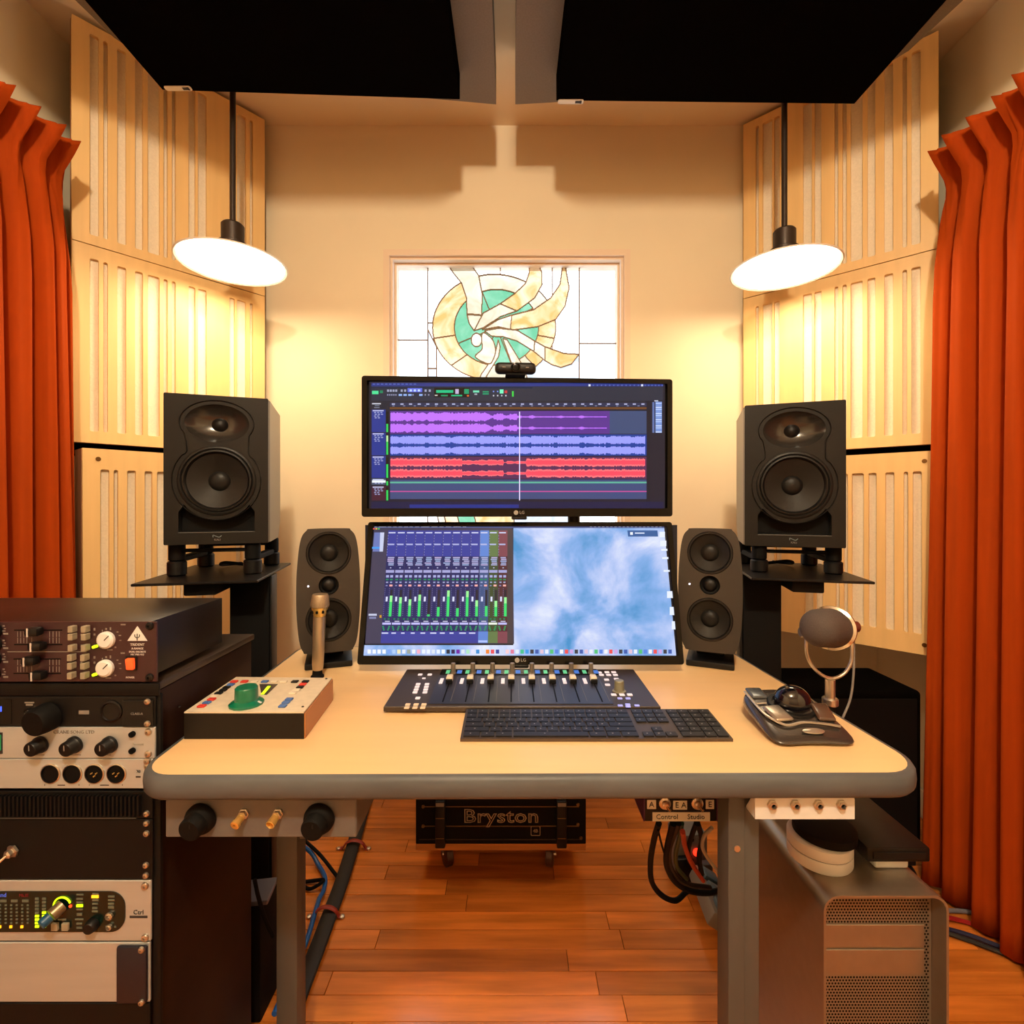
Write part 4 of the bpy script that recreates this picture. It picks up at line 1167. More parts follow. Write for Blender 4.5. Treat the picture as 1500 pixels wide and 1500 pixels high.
# ------------------------------------------------------------------ large speakers on stands
def big_speaker(label, loc_, rz):
    t = thing('studio_speaker', label, 'speaker', loc_, rz, 'large studio speakers')
    W, H, D = .222, .358, .26
    f = -D / 2
    port = [(-.081, .030), (.081, .030), (.081, .078)] + [(.088 * math.sin(a), .153 - .094 * math.cos(a)) for a in [R(g) for g in range(52, -53, -8)]] + [(-.081, .078)]
    me = plate(rr(-W / 2, 0, W / 2, H, .003, 2), [ell(0, .291, .069, .046, 40), ell(0, .153, .0835, .0835, 48), port], .032)
    MB().mesh(me, TOFRONT).build('front_baffle', M_SATIN, t, (0, f + .016, 0), smooth=0)
    side = [(f + .0325, 0), (D / 2 - .045, 0), (D / 2, .045), (D / 2, H), (f + .0325, H)]
    MB().prism(side, -W / 2, W / 2, 'X').build('cabinet', mat('grey_vinyl', (46, 48, 46), .3, spec=.8), t, smooth=0)
    # lip that joins both drivers
    outline = []
    for g in range(-30, 211, 8): outline.append((.079 * math.cos(R(g)), .291 + .055 * math.sin(R(g))))
    for g in range(132, 409, 8): outline.append((.0945 * math.cos(R(g)), .153 + .0945 * math.sin(R(g))))
    MB().tube([(x, f, z) for x, z in outline + outline[:1]], .0028, 6, 2, .5).build('moulded_lip', M_SATIN, t)
    MB().lathe([(1, 0), (.92, -.006), (.70, -.017), (.45, -.024), (.25, -.028), (.22, -.028)], o=(0, f + .0005, .291), ax=(0, -1, 0), n=48, sc=(.070, .047, 1), cap=False).build('waveguide', mat('waveguide_satin', (40, 38, 36), .22, spec=.7), t)
    MB().lathe([(.019, -.029), (.015, -.024), (.0125, -.022), (.008, -.0185), (0, -.017)], o=(0, f, .291), ax=(0, -1, 0), n=24, cap=False).build('tweeter_dome', M_BLACK, t)
    w = MB().lathe([(.0845, .001), (.082, .003), (.078, .0035), (.0755, .001)], o=(0, f, .153), ax=(0, -1, 0), n=56, cap=False).build('woofer_frame', M_SATIN, t)
    MB().lathe([(.0757, .001), (.0735, .004), (.070, .0045), (.0665, .001), (.0655, -.002)], o=(0, f, .153), ax=(0, -1, 0), n=56, cap=False).build('rubber_surround', M_RUBBER, w)
    MB().lathe([(.0655, -.002), (.045, -.013), (.024, -.023)], o=(0, f, .153), ax=(0, -1, 0), n=56, cap=False).build('cone', M_CONE, w)
    MB().lathe([(.0245, -.0235), (.022, -.019), (.014, -.0145), (0, -.0125)], o=(0, f, .153), ax=(0, -1, 0), n=32, cap=False).build('dust_cap', M_SATIN, w)
    MB().span((-.083, f + .0305, .028), (.083, f + .0322, .1)).build('port_floor', M_BLACKM, t)
    MB().tube([(-.081, f - .0003, .0285), (.081, f - .0003, .0285)], .0012, 6, 1).build('port_edge', M_LEG, t)
    MB().lathe([(.0016, 0), (.0016, .001)], o=(0, f, .236), ax=(0, -1, 0), n=10).build('power_light', glow('blue_white_led', (120, 150, 255), 4), t)
    lg = mat('logo_blue_grey', (112, 134, 140), .5)
    b = MB()
    b.tube([(-.009, f - .0004, .0165), (-.009, f - .0004, .0215), (-.002, f - .0004, .0185), (.004, f - .0004, .0165), (.009, f - .0004, .0205)], .0009, 5, 4)
    b.build('logo_wave', lg, t)
    text('KALI', .0065, (0, f - .0004, .0105), mat('logo_pale', (140, 136, 130), .5), t)
    return t
KL = (-.753, 1.325, 1.008); KR = (.744, 1.359, .998)
big_speaker('large black studio speaker on a stand by the equipment rack', KL, R(19))
big_speaker('large black studio speaker on a stand by the yoke microphone', KR, R(-20))
def speaker_stand(label, rlabel, k, rz, s):
    zt = .930
    t = thing('speaker_stand', label, 'speaker stand', (k[0], k[1], 0), rz, 'speaker stands')
    MB().span((-.128, -.215, zt - .006), (.128, .125, zt), .0015, 1).build('top_plate', M_STEELB, t)
    a, b_ = sorted((s * .035, s * .125))
    MB().span((a, -.105, .021), (b_, -.045, zt - .0065), .003).build('column', M_BLACKM, t)
    MB().span((s * .126, -.100, .021), (s * .131, -.050, zt - .0065), .001).build('column_channel', M_STEELB, t)
    MB().span((s * -.035, -.190, zt - .035), (s * .034, -.02, zt - .0065), .004).build('bracket', M_BLACKM, t)
    MB().box((s * .04, .0, .01), (.16, .16, .02), .006).build('base', M_STEELB, t)
    r = thing('speaker_riser', rlabel, 'speaker riser', (k[0], k[1], zt), rz, 'speaker risers')
    h = k[2] - zt
    for x in (-.085, .085):
        for y_ in (-.095, .085):
            l_ = MB().cyl((x, y_, .0005), (x, y_, h * .46), .021, n=20, bev=.003).build('foot', M_BLACK, r)
            MB().cyl((0, 0, 0), (0, 0, h * .53), .018, n=20, bev=.003).build('post', M_BLACKM, l_, (x, y_, h * .465))
    for x in (-.085, .085): MB().box((x, -.005, h * .5), (.022, .15, .014), .003, 1).build('side_bar', M_BLACKM, r)
    for y_ in (-.095, .085): MB().box((0, y_, h * .78), (.15, .020, .008), .002, 1).build('cross_bar', M_BLACKM, r)
speaker_stand('black steel speaker stand between the rack and the desk corner', 'black pillar riser under the speaker by the equipment rack', KL, R(12), 1)
speaker_stand('black steel speaker stand behind the yoke microphone', 'black pillar riser under the speaker by the yoke microphone', KR, R(-14), -1)
for k, lb, s in ((KL, 'thick black power cable hanging behind the speaker by the equipment rack', 1), (KR, 'thick black power cable hanging behind the speaker by the yoke microphone', -1)):
    o = MB().tube([(k[0] - s * .02, k[1] + .10, .9345), (k[0] - s * .03, k[1] + .02, .940), (k[0] + s * .01, k[1] - .03, .952), (k[0] + s * .05, k[1] + .02, .940), (k[0] + s * .04, k[1] + .09, .936)], .0042, 8).build('power_cable', M_BLACKM)
    tag(o, lb.replace('hanging behind', 'looped under'), 'cable', 'speaker power cables')

# ------------------------------------------------------------------ small desktop speakers
def small_speaker(label, loc_, rz):
    t = thing('desktop_speaker', label, 'speaker', loc_, rz, 'small desktop speakers')
    W, H, D = .131, .270, .15
    z0 = .034; f = -.075
    out = []
    for x, z in [(-.052, .006), (-.040, 0), (.040, 0), (.052, .006), (.060, .03), (.0655, .09), (.066, .16), (.062, .22), (.056, .252), (.046, .266), (.036, .270), (-.036, .270), (-.046, .266), (-.056, .252), (-.062, .22), (-.066, .16), (-.0655, .09), (-.060, .03)]:
        out.append((x, z))
    out = smooth(out, 4)
    T = Matrix.Rotation(R(-4), 4, 'X')
    def pb(b, name, m, parent=t, smooth_=35):
        b.xf(Matrix.Translation((0, 0, z0)) @ T)
        return b.build(name, m, parent, smooth=smooth_)
    holes = [ell(0, .216, .047, .047, 40), ell(0, .145, .021, .021, 28), ell(0, .070, .047, .047, 40)]
    mm = mat('warm_charcoal', (42, 37, 33), .42)
    pb(MB().mesh(plate(out, holes, .030), Matrix.Translation((0, f + .015, 0)) @ TOFRONT), 'front_baffle', mm, smooth_=30)
    pb(MB().mesh(plate(out, (), .115, .012), Matrix.Translation((0, f + .0305 + .0575, 0)) @ TOFRONT), 'cabinet', mat('charcoal_shell', (26, 23, 21), .4))
    for zc in (.216, .070):
        w = pb(MB().lathe([(.0475, .0005), (.046, .002), (.0425, .002), (.040, -.002)], o=(0, f, zc), ax=(0, -1, 0), n=44, cap=False), 'woofer_surround', M_RUBBER)
        b = MB().lathe([(.0405, -.002), (.030, -.010), (.019, -.017)], o=(0, f, zc), ax=(0, -1, 0), n=44, cap=False); pb(b, 'cone', M_CONE, w)
        b = MB().lathe([(.0195, -.0175), (.016, -.012), (.009, -.009), (0, -.008)], o=(0, f, zc), ax=(0, -1, 0), n=28, cap=False); pb(b, 'dust_cap', M_SATIN, w)
    pb(MB().lathe([(.0212, .0), (.0195, -.008), (.015, -.010)], o=(0, f, .145), ax=(0, -1, 0), n=28, cap=False), 'tweeter_ring', M_BLACKM)
    pb(MB().lathe([(.0155, -.010), (.012, -.0045), (.006, -.002), (0, -.0015)], o=(0, f, .145), ax=(0, -1, 0), n=24, cap=False), 'tweeter_dome', M_BLACK)
    pb(MB().lathe([(.0022, 0), (.0022, .001)], o=(-.042, f, .145), ax=(0, -1, 0), n=10), 'power_light', E_WHITE)
    MB().box((0, .0, .007), (.10, .13, .014), .003).build('base', M_BLACK, t)
    MB().box((0, .02, .024), (.062, .05, .022), .003).build('neck', M_BLACK, t)
small_speaker('small charcoal desktop speaker behind the slim chrome microphone', (-.425, 1.160, DZ), R(19))
small_speaker('small charcoal desktop speaker beside the stand behind the yoke microphone', (.462, 1.160, DZ), R(-23))

# ------------------------------------------------------------------ slim vocal microphone on the desk
q = onz(465, 992, DZ)
t = thing('pencil_microphone', 'slim silver microphone standing upright in front of the small speaker', 'microphone', (q.x, q.y, DZ), 0)
ax_ = Vector((.035, 0, 1)).normalized()
M_MICB = mat('nickel_mic', (186, 168, 142), .33, metal=.75)
MB().lathe([(.0135, 0), (.0135, .003), (.0105, .006), (.0095, .016)], n=24).build('foot', M_BLACKM, t)
MB().lathe([(.0105, .0163), (.0118, .03), (.0125, .10), (.0125, .128)], ax=ax_, n=28).build('handle', M_MICB, t)
MB().lathe([(.0118, .1285), (.0135, .134), (.0165, .145), (.0165, .1475)], ax=ax_, n=28).build('collar', M_GOLD, t)
for a in range(0, 360, 45):
    MB().box((ax_.x * .139 + .0152 * math.cos(R(a)), .0152 * math.sin(R(a)), ax_.z * .139), (.0045, .0045, .006), .0008, 1, rot=(0, 0, R(a))).build('vent_slot', M_BLACKM, t)
MB().lathe([(.0182, .148), (.0192, .152), (.0165, .172), (.0150, .1745), (0, .1745)], ax=ax_, n=32, cap=False).build('head_grille', mat('mic_mesh', (170, 150, 122), .5, metal=.6, var=.25, scale=(900, 900, 900)), t)

# ------------------------------------------------------------------ fader controller
FX0, FX1, FY0, FY1 = -.2235, .2585, .8655, 1.060
FZ = DZ + .012
t = thing('fader_controller', 'flat dark fader controller with eight white faders under the lower monitor', 'mixing controller', (0, 0, 0))
M_FAD = mat('dark_taupe_metal', (64, 54, 47), .42, metal=.2)
MB().span((FX0, FY0, DZ + .003), (FX1, FY1, FZ), .0012, 1).build('body', M_FAD, t)
for x in (FX0 + .03, FX1 - .03):
    for y_ in (FY0 + .02, FY1 - .02): MB().cyl((x, y_, DZ), (x, y_, DZ + .003), .006, n=12).build('foot', M_RUBBER, t)
MB().span((-.148, FY0 + .010, FZ), (.178, FY1 - .004, FZ + .0012)).build('channel_panel', mat('channel_panel_dark', (38, 37, 46), .35), t)
MB().span((-.148, 1.022, FZ + .0013), (.178, FY1 - .006, FZ + .0022)).build('display_strip', M_BLACKG, t)
M_FCAP = mat('fader_cap_white', (232, 222, 200), .45); M_ENC = mat('encoder_grey', (128, 118, 104), .35, metal=.4)
M_LCD = glow('lcd_blue', (60, 110, 200), .5); M_LCDG = glow('lcd_green', (90, 190, 140), .5)
E_BTN = glow('lit_button', (214, 206, 214), .55)
for k in range(8):
    x = -.123 + k * .0405
    MB().span((x - .0012, FY0 + .018, FZ + .0013), (x + .0012, .998, FZ + .0016)).build('fader_slot', M_BLACKM, t)
    c = MB().box((x, .984, FZ + .0075), (.0125, .019, .011), .002, 2).build('fader_cap', M_FCAP, t)
    MB().box((x, .9725, FZ + .0055), (.0128, .005, .0085), .001, 1).build('cap_front', M_BLACK, c)
    e = MB().lathe([(.0062, .0), (.0062, .002), (.0050, .003), (.0048, .021), (.0042, .0218), (0, .0218)], n=20, cap=False).build('encoder', M_ENC, t, (x + .002, 1.026, FZ + .0023))
    MB().span((x - .014, 1.026, FZ + .0023), (x - .006, 1.046, FZ + .0027)).build('display', M_LCDG, t)
    MB().span((x + .009, 1.026, FZ + .0023), (x + .019, 1.046, FZ + .0027)).build('display', M_LCD, t)
    for j in range(3): MB().box((x - .0165, .974 + j * .010, FZ + .0022), (.0072, .0068, .0020), .0005, 1).build('strip_button', E_BTN, t)
    MB().span((x + .0135, FY0 + .02, FZ + .0012), (x + .0141, 1.01, FZ + .0015)).build('scale_line', M_GREYP, t)
def fb(px, py, w, d, m=E_BTN, name='push_button'):
    q = onz(px, py, FZ); MB().box((q.x, q.y, FZ + .0012), (w, d, .0022), .0005, 1).build(name, m, t)
for px, py in ((615.5, 989), (629.5, 989), (612.5, 1003), (611, 1007), (609.5, 1011), (608, 1015), (625.5, 1003), (624.5, 1007), (623.5, 1011), (622.5, 1015), (612, 1023.5)):
    fb(px, py, .0085, .0075)
fb(621, 994.5, .007, .004)
for px in (597.5, 609.5, 621):
    for py in (1033, 1037.5): fb(px - (py - 1033) * .35, py, .0085, .0075, glow('warm_button', (206, 182, 150), .3))
for px, py in ((878, 986), (889, 985.5), (899, 985.5), (881, 989.5), (891.5, 989.5), (901.5, 989.5), (888.5, 996.5), (890, 1004), (903, 995.5), (899, 1018.5), (911, 1018.5), (922.5, 1018.5)):
    fb(px, py, .0095, .0075)
for px, py in ((908, 1024), (920, 1024), (908.5, 1034.5), (919.5, 1033), (920, 1036), (933, 1034.5)): fb(px, py, .0085, .005, glow('blue_button', (150, 156, 230), .6))
q = onz(907, 1013, FZ)
MB().lathe([(.0125, .0003), (.0125, .002), (.0095, .003), (.0088, .020), (.0078, .0212), (0, .0212)], n=28, cap=False).build('jog_knob', mat('knob_sage', (124, 122, 100), .4), t, q)

# ------------------------------------------------------------------ keyboard
KX0, KX1, KY0, KY1 = -.0795, .3390, .7640, .8620
kb = thing('keyboard', 'dark grey wireless keyboard with number pad in front of the fader controller', 'keyboard', ((KX0 + KX1) / 2, .7640, DZ), 0)
KW = KX1 - KX0; KD = KY1 - KY0
MB().prism([(0, 0), (KD, 0), (KD, .0095), (0, .0045)], -KW / 2, KW / 2, 'X').build('base', mat('space_grey_aluminium', (92, 80, 70), .4, metal=.6), kb, smooth=0)
M_KEY = mat('black_key', (22, 21, 24), .45); M_KLEG = mat('key_legend', (150, 146, 150), .6)
key_cache = {}
U = (KW - .006) / 22.6; ROWD = (KD - .008) / 6.0
def key(col, row, w, h=1.0):
    d = ROWD * h
    kk = (round(w, 2), h)
    if kk not in key_cache:
        b = MB()
        b.lathe([(1, 0), (.965, .0022)], n=4, sc=(1, 1, 1))
        b.bm.clear()
        ww, dd = w * U - .0026, d - .0024
        b.prism([(-ww / 2, -dd / 2), (ww / 2, -dd / 2), (ww / 2, dd / 2), (-ww / 2, dd / 2)], 0, .0022)
        b.mat(1).box((-ww * .08, dd * .08, .00225), (.0022, .0020, .0001))
        o = b.build('key', [M_KEY, M_KLEG], kb, smooth=0); key_cache[kk] = o.data
    else:
        o = link('key', key_cache[kk], kb)
    y_ = KD - .004 - row * ROWD - d / 2
    o.location = (-KW / 2 + .003 + (col + w / 2) * U, y_, .0045 + .005 * y_ / KD + .0001)
    o.rotation_euler = (math.atan2(.005, KD), 0, 0)
ROWS = [[1] * 15, [1] * 13 + [2], [1.5] + [1] * 12 + [1.5], [1.75] + [1] * 11 + [2.25], [2.25] + [1] * 10 + [2.75], [1.5, 1.25, 1.5, 6.5, 1.5, 1.25, 1.5]]
for r_, row in enumerate(ROWS):
    c = 0
    for w in row: key(c, r_, w); c += w
for r_ in (0, 1, 2):
    for k in range(3): key(15.3 + k, r_, 1)
key(16.3, 4, 1)
for k in range(3): key(15.3 + k, 5, 1)
for r_ in range(4):
    for k in range(4): key(18.6 + k, r_, 1)
for k in range(3): key(18.6 + k, 4, 1)
key(18.6, 5, 2); key(20.6, 5, 1); key(21.6, 4, 1, 2)

# ------------------------------------------------------------------ trackball
t = thing('trackball', 'dark trackball pointing device with a large glossy ball on the desk', 'trackball', (.4570, .745, DZ), 0)
t.scale = (1.03, .87, .86)
def tb(px, py, z): return onz(px, py, DZ + z)
M_TBB = mat('metallic_charcoal', (66, 60, 56), .22, metal=.35, coat=.4); M_TBS = mat('tb_silver', (176, 166, 152), .28, metal=.7)
me = bpy.data.meshes.new('tb'); bm = bmesh.new()
# body: wedge, low at the front wrist, high at the back, with pinched waist
pl = [(-.064, -.004), (-.030, .000), (.0, .003), (.030, .000), (.066, -.002), (.058, .050), (.056, .090), (.054, .150), (.0, .156), (-.058, .150), (-.062, .110), (-.063, .05)]
hh = [.006, .008, .009, .008, .006, .024, .033, .042, .044, .042, .034, .022]
lo_ = [bm.verts.new((x, y_, .0005)) for x, y_ in pl]; md = [bm.verts.new((x, y_, h)) for (x, y_), h in zip(pl, hh)]
tp = [bm.verts.new((x * .86, .075 + (y_ - .075) * .86, h + .006)) for (x, y_), h in zip(pl, hh)]
n = len(pl)
for a, b_ in ((lo_, md), (md, tp)):
    for k in range(n): bm.faces.new((a[k], a[(k + 1) % n], b_[(k + 1) % n], b_[k]))
cv = bm.verts.new((0, .09, .036))
for k in range(n): bm.faces.new((tp[k], tp[(k + 1) % n], cv))
bm.faces.new(lo_[::-1])
bmesh.ops.recalc_face_normals(bm, faces=bm.faces)
bm.to_mesh(me); bm.free()
me.materials.append(M_TBB); me.shade_smooth()
o = link('body', me, t)
sb = o.modifiers.new('round', 'SUBSURF'); sb.levels = 2; sb.render_levels = 2
TILT = Vector((0, -.26, 1)).normalized()
MB().lathe([(.030, 0), (.0365, .002), (.038, .006), (.036, .0095), (.031, .010)], o=(.006, .092, .031), ax=TILT, n=40, cap=False).build('scroll_ring', M_BLACK, t)
MB().lathe([(.0275 * math.sin(R(a)), .0275 * math.cos(R(a))) for a in range(0, 181, 10)], o=(.006, .090, .047), n=36, cap=False).build('ball', mat('blue_black_ball', (10, 12, 20), .06, coat=.6), t)
def tbbar(pts, r, m, name):
    return MB().tube(pts, r, 8, 6, .6).build(name, m, t)
tbbar([(-.052, .135, .0462), (-.052, .085, .037), (-.048, .055, .031), (-.030, .034, .0245), (.0, .040, .0268), (.030, .036, .0255), (.050, .030, .0235)], .0028, M_TBS, 'silver_trim')
tbbar([(-.051, .094, .0386), (-.034, .094, .040)], .0022, M_TBS, 'silver_trim')
MB().box((-.030, .062, .0335), (.030, .040, .008), .004, 3, rot=(R(16), 0, R(12))).build('front_button', M_TBS, t)
MB().box((.042, .066, .0345), (.026, .046, .008), .004, 3, rot=(R(16), 0, R(-10))).build('front_button', mat('tb_brown', (82, 60, 48), .25, coat=.3), t)
MB().box((-.036, .128, .0455), (.026, .034, .006), .003, 3, rot=(R(10), 0, 0)).build('back_button', mat('tb_steel', (92, 98, 104), .25, metal=.5), t)
MB().lathe([(1, 0), (1, .0012), (.9, .0018), (0, .0018)], o=(.004, .020, .0195), ax=(0, -.35, 1), n=28, sc=(.0165, .0068, 1), cap=False).build('badge', M_TBS, t)

# ------------------------------------------------------------------ yoke microphone on a floor stand beyond the desk edge
MY = .93
def mp2(px, py, y_=MY): return P(px, py, y_)
b0 = mp2(1216, 1035)
t = thing('yoke_microphone', 'grey broadcast microphone in a chrome yoke clamped to the desk edge', 'microphone', (b0.x, MY, 0), 0)
def lp(px, py, y_=MY): return mp2(px, py, y_) - Vector((b0.x, MY, 0))
hc = lp(1208, 922)
front, back = lp(1196, 920, MY - .045), lp(1219, 920, MY + .03)
axd = (back - front).normalized(); L = (back - front).length
M_FOAM = mat('grey_brown_foam', (74, 64, 60), .8, var=.15, scale=(500, 500, 500), bump=.3)
MB().lathe([(0, -.004), (.018, -.001), (.028, .008), (.034, .024), (.036, L * .72), (.036, L)], o=front, ax=axd, n=36, cap=False).build('windscreen', M_FOAM, t)
MB().lathe([(.0366, -.012), (.0415, -.010), (.0420, -.006), (.0375, -.004), (.0375, .0), (.0405, .003), (.0400, .008), (.030, .012), (0, .013)], o=front + axd * L, ax=axd, n=36, cap=False).build('chrome_ring', M_CHROME, t)
MB().lathe([(.031, .0), (.029, .012), (.016, .020), (0, .021)], o=front + axd * (L + .0135), ax=axd, n=30, cap=False).build('rear_shell', mat('mic_maroon', (92, 34, 24), .4), t)
yk = [lp(1248, 918, MY + .01), lp(1248, 945, MY), lp(1247, 968, MY), lp(1238, 985, MY), lp(1222, 993.5, MY), lp(1206, 990, MY), lp(1190, 976, MY), lp(1182, 958, MY), lp(1181, 938, MY), lp(1181.5, 926, MY)]
MB().tube(yk, .0030, 10, 6).build('yoke', M_NICKEL, t)
for p_, d_ in ((yk[0], 1), (yk[-1], -1)):
    MB().cyl(p_ + Vector((-.003 * d_, 0, .0)), p_ + Vector((.012 * d_, 0, 0)), .010, n=20, bev=.002).build('pivot_knob', mat('mic_maroon', (92, 34, 24), .4) if d_ > 0 else M_NICKEL, t)
st = lp(1216, 995)
MB().cyl(st, lp(1216, 1022), .0085, n=18).build('stem', M_NICKEL, t)
MB().cyl(lp(1216, 1021.8), lp(1216, 1033), .0135, n=20, bev=.002).build('thread_collar', M_NICKEL, t)
MB().cyl(lp(1216, 1033.2), (0, 0, .668), .009, n=16).build('stand_pole', M_BLACKM, t)
MB().span((-.10, -.016, .684), (.012, .016, .7085), .002, 1).build('clamp_arm', M_BLACKM, t)
MB().tube([lp(1250, 930, MY + .02), lp(1251, 955, MY + .02), lp(1250, 990, MY + .015), lp(1246, 1022, MY + .01), lp(1236, 1048, MY), lp(1226, 1070, MY)], .0020, 8).build('cable', M_GREYP, t)
# ------------------------------------------------------------------ headphone amplifier box under the desk edge
HYD = .694
def H(px, py, y_=HYD): return P(px, py, y_)
a, c = H(242, 1227), H(522, 1171)
t = thing('headphone_box', 'grey headphone amplifier box with two black knobs under the desk front', 'headphone amplifier', (a.x, HYD, a.z))
W, HH = c.x - a.x, min(c.z, DZ - .0325) - a.z
M_HB = mat('grey_cast_metal', (104, 103, 102), .5, metal=.2, var=.08, scale=(40, 40, 40))
MB().span((0, 0, 0), (W, .11, HH), .0015, 1).build('case', M_HB, t)
def hl(px, py): 
    q = H(px, py); return Vector((q.x - a.x, 0, q.z - a.z))
for cx in (294, 467):
    p = hl(cx + 2, 1197)
    k = MB().lathe([(.0212, 0), (.0212, .006), (.0195, .010), (.0165, .012), (.0155, .024), (.0140, .026), (0, .026)], ax=(-.10, -1, -.12), n=28, cap=False).build('volume_knob', M_BLACKM, t, p)
    MB().box((0, -.0262, .007), (.002, .002, .012), .0005, 1).build('pointer', M_BLACK, k)
for cx, kind in ((358, 0), (408, 1)):
    p = hl(cx, 1191)
    d_ = Vector((-.18, -1, -.30)).normalized()
    n_ = MB().lathe([(.0075, 0), (.0075, .003), (.0062, .0035), (.0062, .008)], ax=(0, -1, 0), n=6).build('jack_nut', M_NICKEL, t, p)
    prof = [(.0052, .007), (.0052, .015), (.0062, .0155), (.0062, .020), (.0048, .0205), (.002, .0205), (.002, .016), (0, .016)] if kind == 0 else [(.0056, .007), (.0062, .019), (.0054, .0195), (.0044, .014), (0, .014)]
    MB().lathe(prof, ax=d_, n=24, cap=False).build('gold_jack', M_GOLD, n_)
# brackets that hang the box from the desk
# ------------------------------------------------------------------ white jack plate under the right of the desk
JY = .684
a, c = P(1106, 1200, JY), P(1252, 1164, JY)
t = thing('jack_plate', 'white metal bracket with four jack sockets under the desk', 'jack plate', (a.x, JY, a.z))
W, HH = c.x - a.x, DZ - .0325 - a.z
out = [(0, 0), (W, 0), (W, HH - .008), (W - .002, HH - .003), (W - .008, HH), (.008, HH), (.002, HH - .003), (0, HH - .008)]
MB().mesh(plate(out, (), .002), TOFRONT).build('front_plate', M_WHITE, t, (0, .001, 0), smooth=0)
MB().span((0, .0025, 0), (W, .026, .002)).build('bottom_flange', M_WHITE, t)
MB().prism([(.0025, .0025), (.026, .0025), (.0025, HH)], .0, .0015, 'X').build('side_gusset', M_WHITE, t)
for k in range(4):
    q = P(1130.5 + k * 33.7, 1178, JY)
    n_ = MB().lathe([(.0070, 0), (.0070, .003), (.0052, .0035), (.0052, .006), (.0036, .0062), (.0032, .002), (0, .002)], ax=(0, -1, 0), n=6, cap=False).build('jack_socket', M_NICKEL, t, (q.x - a.x, 0, q.z - a.z), smooth=20)
    MB().lathe([(.0034, 0), (.0034, .0008)], ax=(0, -1, 0), n=14).build('jack_hole', M_BLACKM, n_, (0, -.0022, 0))
# ------------------------------------------------------------------ switch box with Control and Studio labels
SY = .80
a, c = P(945, 1204, SY), P(1050, 1167, SY)
t = thing('switch_box', 'black switch box labelled Control and Studio with purple sides under the desk', 'switch box', (a.x, SY, a.z))
W, HH = c.x - a.x, DZ - .0325 - a.z
x0, x1 = P(945, 1204, SY).x - a.x, W
MB().span((.0, .001, 0), (W, .10, HH - .001), .001, 1).build('case', M_BLACK, t)
M_PUR = mat('purple_vinyl', (62, 16, 66), .4)
MB().prism([(.001, 0), (.10, 0), (.10, HH - .001), (.001, HH - .001)], -.002, -.0002, 'X').build('side_cover', M_PUR, t, smooth=0)
MB().prism([(.001, 0), (.10, 0), (.10, HH - .001), (.001, HH - .001)], W + .0002, W + .002, 'X').build('side_cover', M_PUR, t, smooth=0)
def sl(px, py): 
    q = P(px, py, SY); return Vector((q.x - a.x, .001, q.z - a.z))
M_LAB = mat('label_tape', (206, 204, 186), .5)
def lab(px0, py0, px1, py1, txts):
    p0, p1 = sl(px0, py1), sl(px1, py0)
    o = MB().span((p0.x, -.0002, p0.z), (p1.x, .001, p1.z)).build('label_tape', M_LAB, t)
    for s_, px, sz in txts:
        q = sl(px, (py0 + py1) / 2); text(s_, sz, (q.x, -.0006, q.z), M_INK, o)
lab(948, 1172, 961, 1185, [('A', 954.5, .0125)]); lab(986, 1173, 1006.5, 1186, [('E', 991.5, .0125), ('A', 1001.5, .0125)]); lab(1034, 1172, 1046, 1185, [('E', 1040, .0125)])
lab(956, 1190, 1040, 1203, [('Control', 977, .0110), ('Studio', 1019.5, .0110)])
for cx in (974, 1021.5):
    p = sl(cx, 1177)
    s_ = MB().lathe([(.0095, 0), (.0095, .002), (.006, .003), (.006, .008), (.004, .010), (0, .010)], ax=(0, -1, 0), n=16, cap=False).build('toggle_switch', M_NICKEL, t, (p.x, .001, p.z))
    MB().cyl((0, -.008, 0), (.004, -.015, -.004), .0016, .0024, n=10).build('toggle_lever', M_CHROME, s_)

# ------------------------------------------------------------------ computer tower
TX0, TX1, TY0, TY1, TZ = .508, .712, .812, 1.18, .468
M_ALU = mat('anodised_aluminium', (152, 140, 124), .36, metal=.75, var=.04, scale=(50, 50, 50))
t = thing('computer_tower', 'silver aluminium computer tower with perforated front standing on the floor', 'computer', ((TX0 + TX1) / 2, TY0, 0))
w2, dp = (TX1 - TX0) / 2, TY1 - TY0
shell = rr(-w2, .012, w2, TZ, .026, 8)
inner = rr(-w2 + .004, .016, w2 - .004, TZ - .004, .022, 8)
MB().mesh(plate(shell, [inner], dp), Matrix.Translation((0, dp / 2, 0)) @ TOFRONT).build('shell', M_ALU, t, smooth=30)
MB().span((-w2 + .0045, .04, .0165), (w2 - .0045, dp - .02, TZ - .045), .001, 1).build('inner_case', M_LEG, t)
# perforated front: rows of holes shown as small dark pits
pf = rr(-w2 + .0045, .0165, w2 - .0045, TZ - .021, .004, 3)
MB().mesh(plate(pf, (), .002), TOFRONT).build('front_panel', mat('alu_front', (150, 142, 126), .35, metal=.7), t, (0, .030, 0), smooth=0)
pits = MB(); pb_ = bmesh.new()
pit = .0052
ny = int((TZ - .045) / pit); nxp = int((2 * w2 - .016) / pit)
for j in range(ny):
    for i in range(nxp):
        x = -w2 + .009 + (i + .5 * (j % 2)) * pit; z = .022 + j * pit
        if x > w2 - .009: continue
        if -w2 + .018 < x < w2 - .018 and TZ - .155 < z < TZ - .068: continue
        vs_ = [pb_.verts.new((x + .0019 * math.cos(R(60 * k)), .0286, z + .0019 * math.sin(R(60 * k)))) for k in range(6)]
        pb_.faces.new(vs_)
bmesh.ops.reverse_faces(pb_, faces=pb_.faces)
o = pits._add(pb_).build('perforation', M_BLACKM, t, smooth=0); o['kind'] = 'stuff'
MB().span((-w2 + .018, .0265, TZ - .108), (w2 - .018, .0288, TZ - .070), .0006, 1).build('drive_door', M_ALU, t)
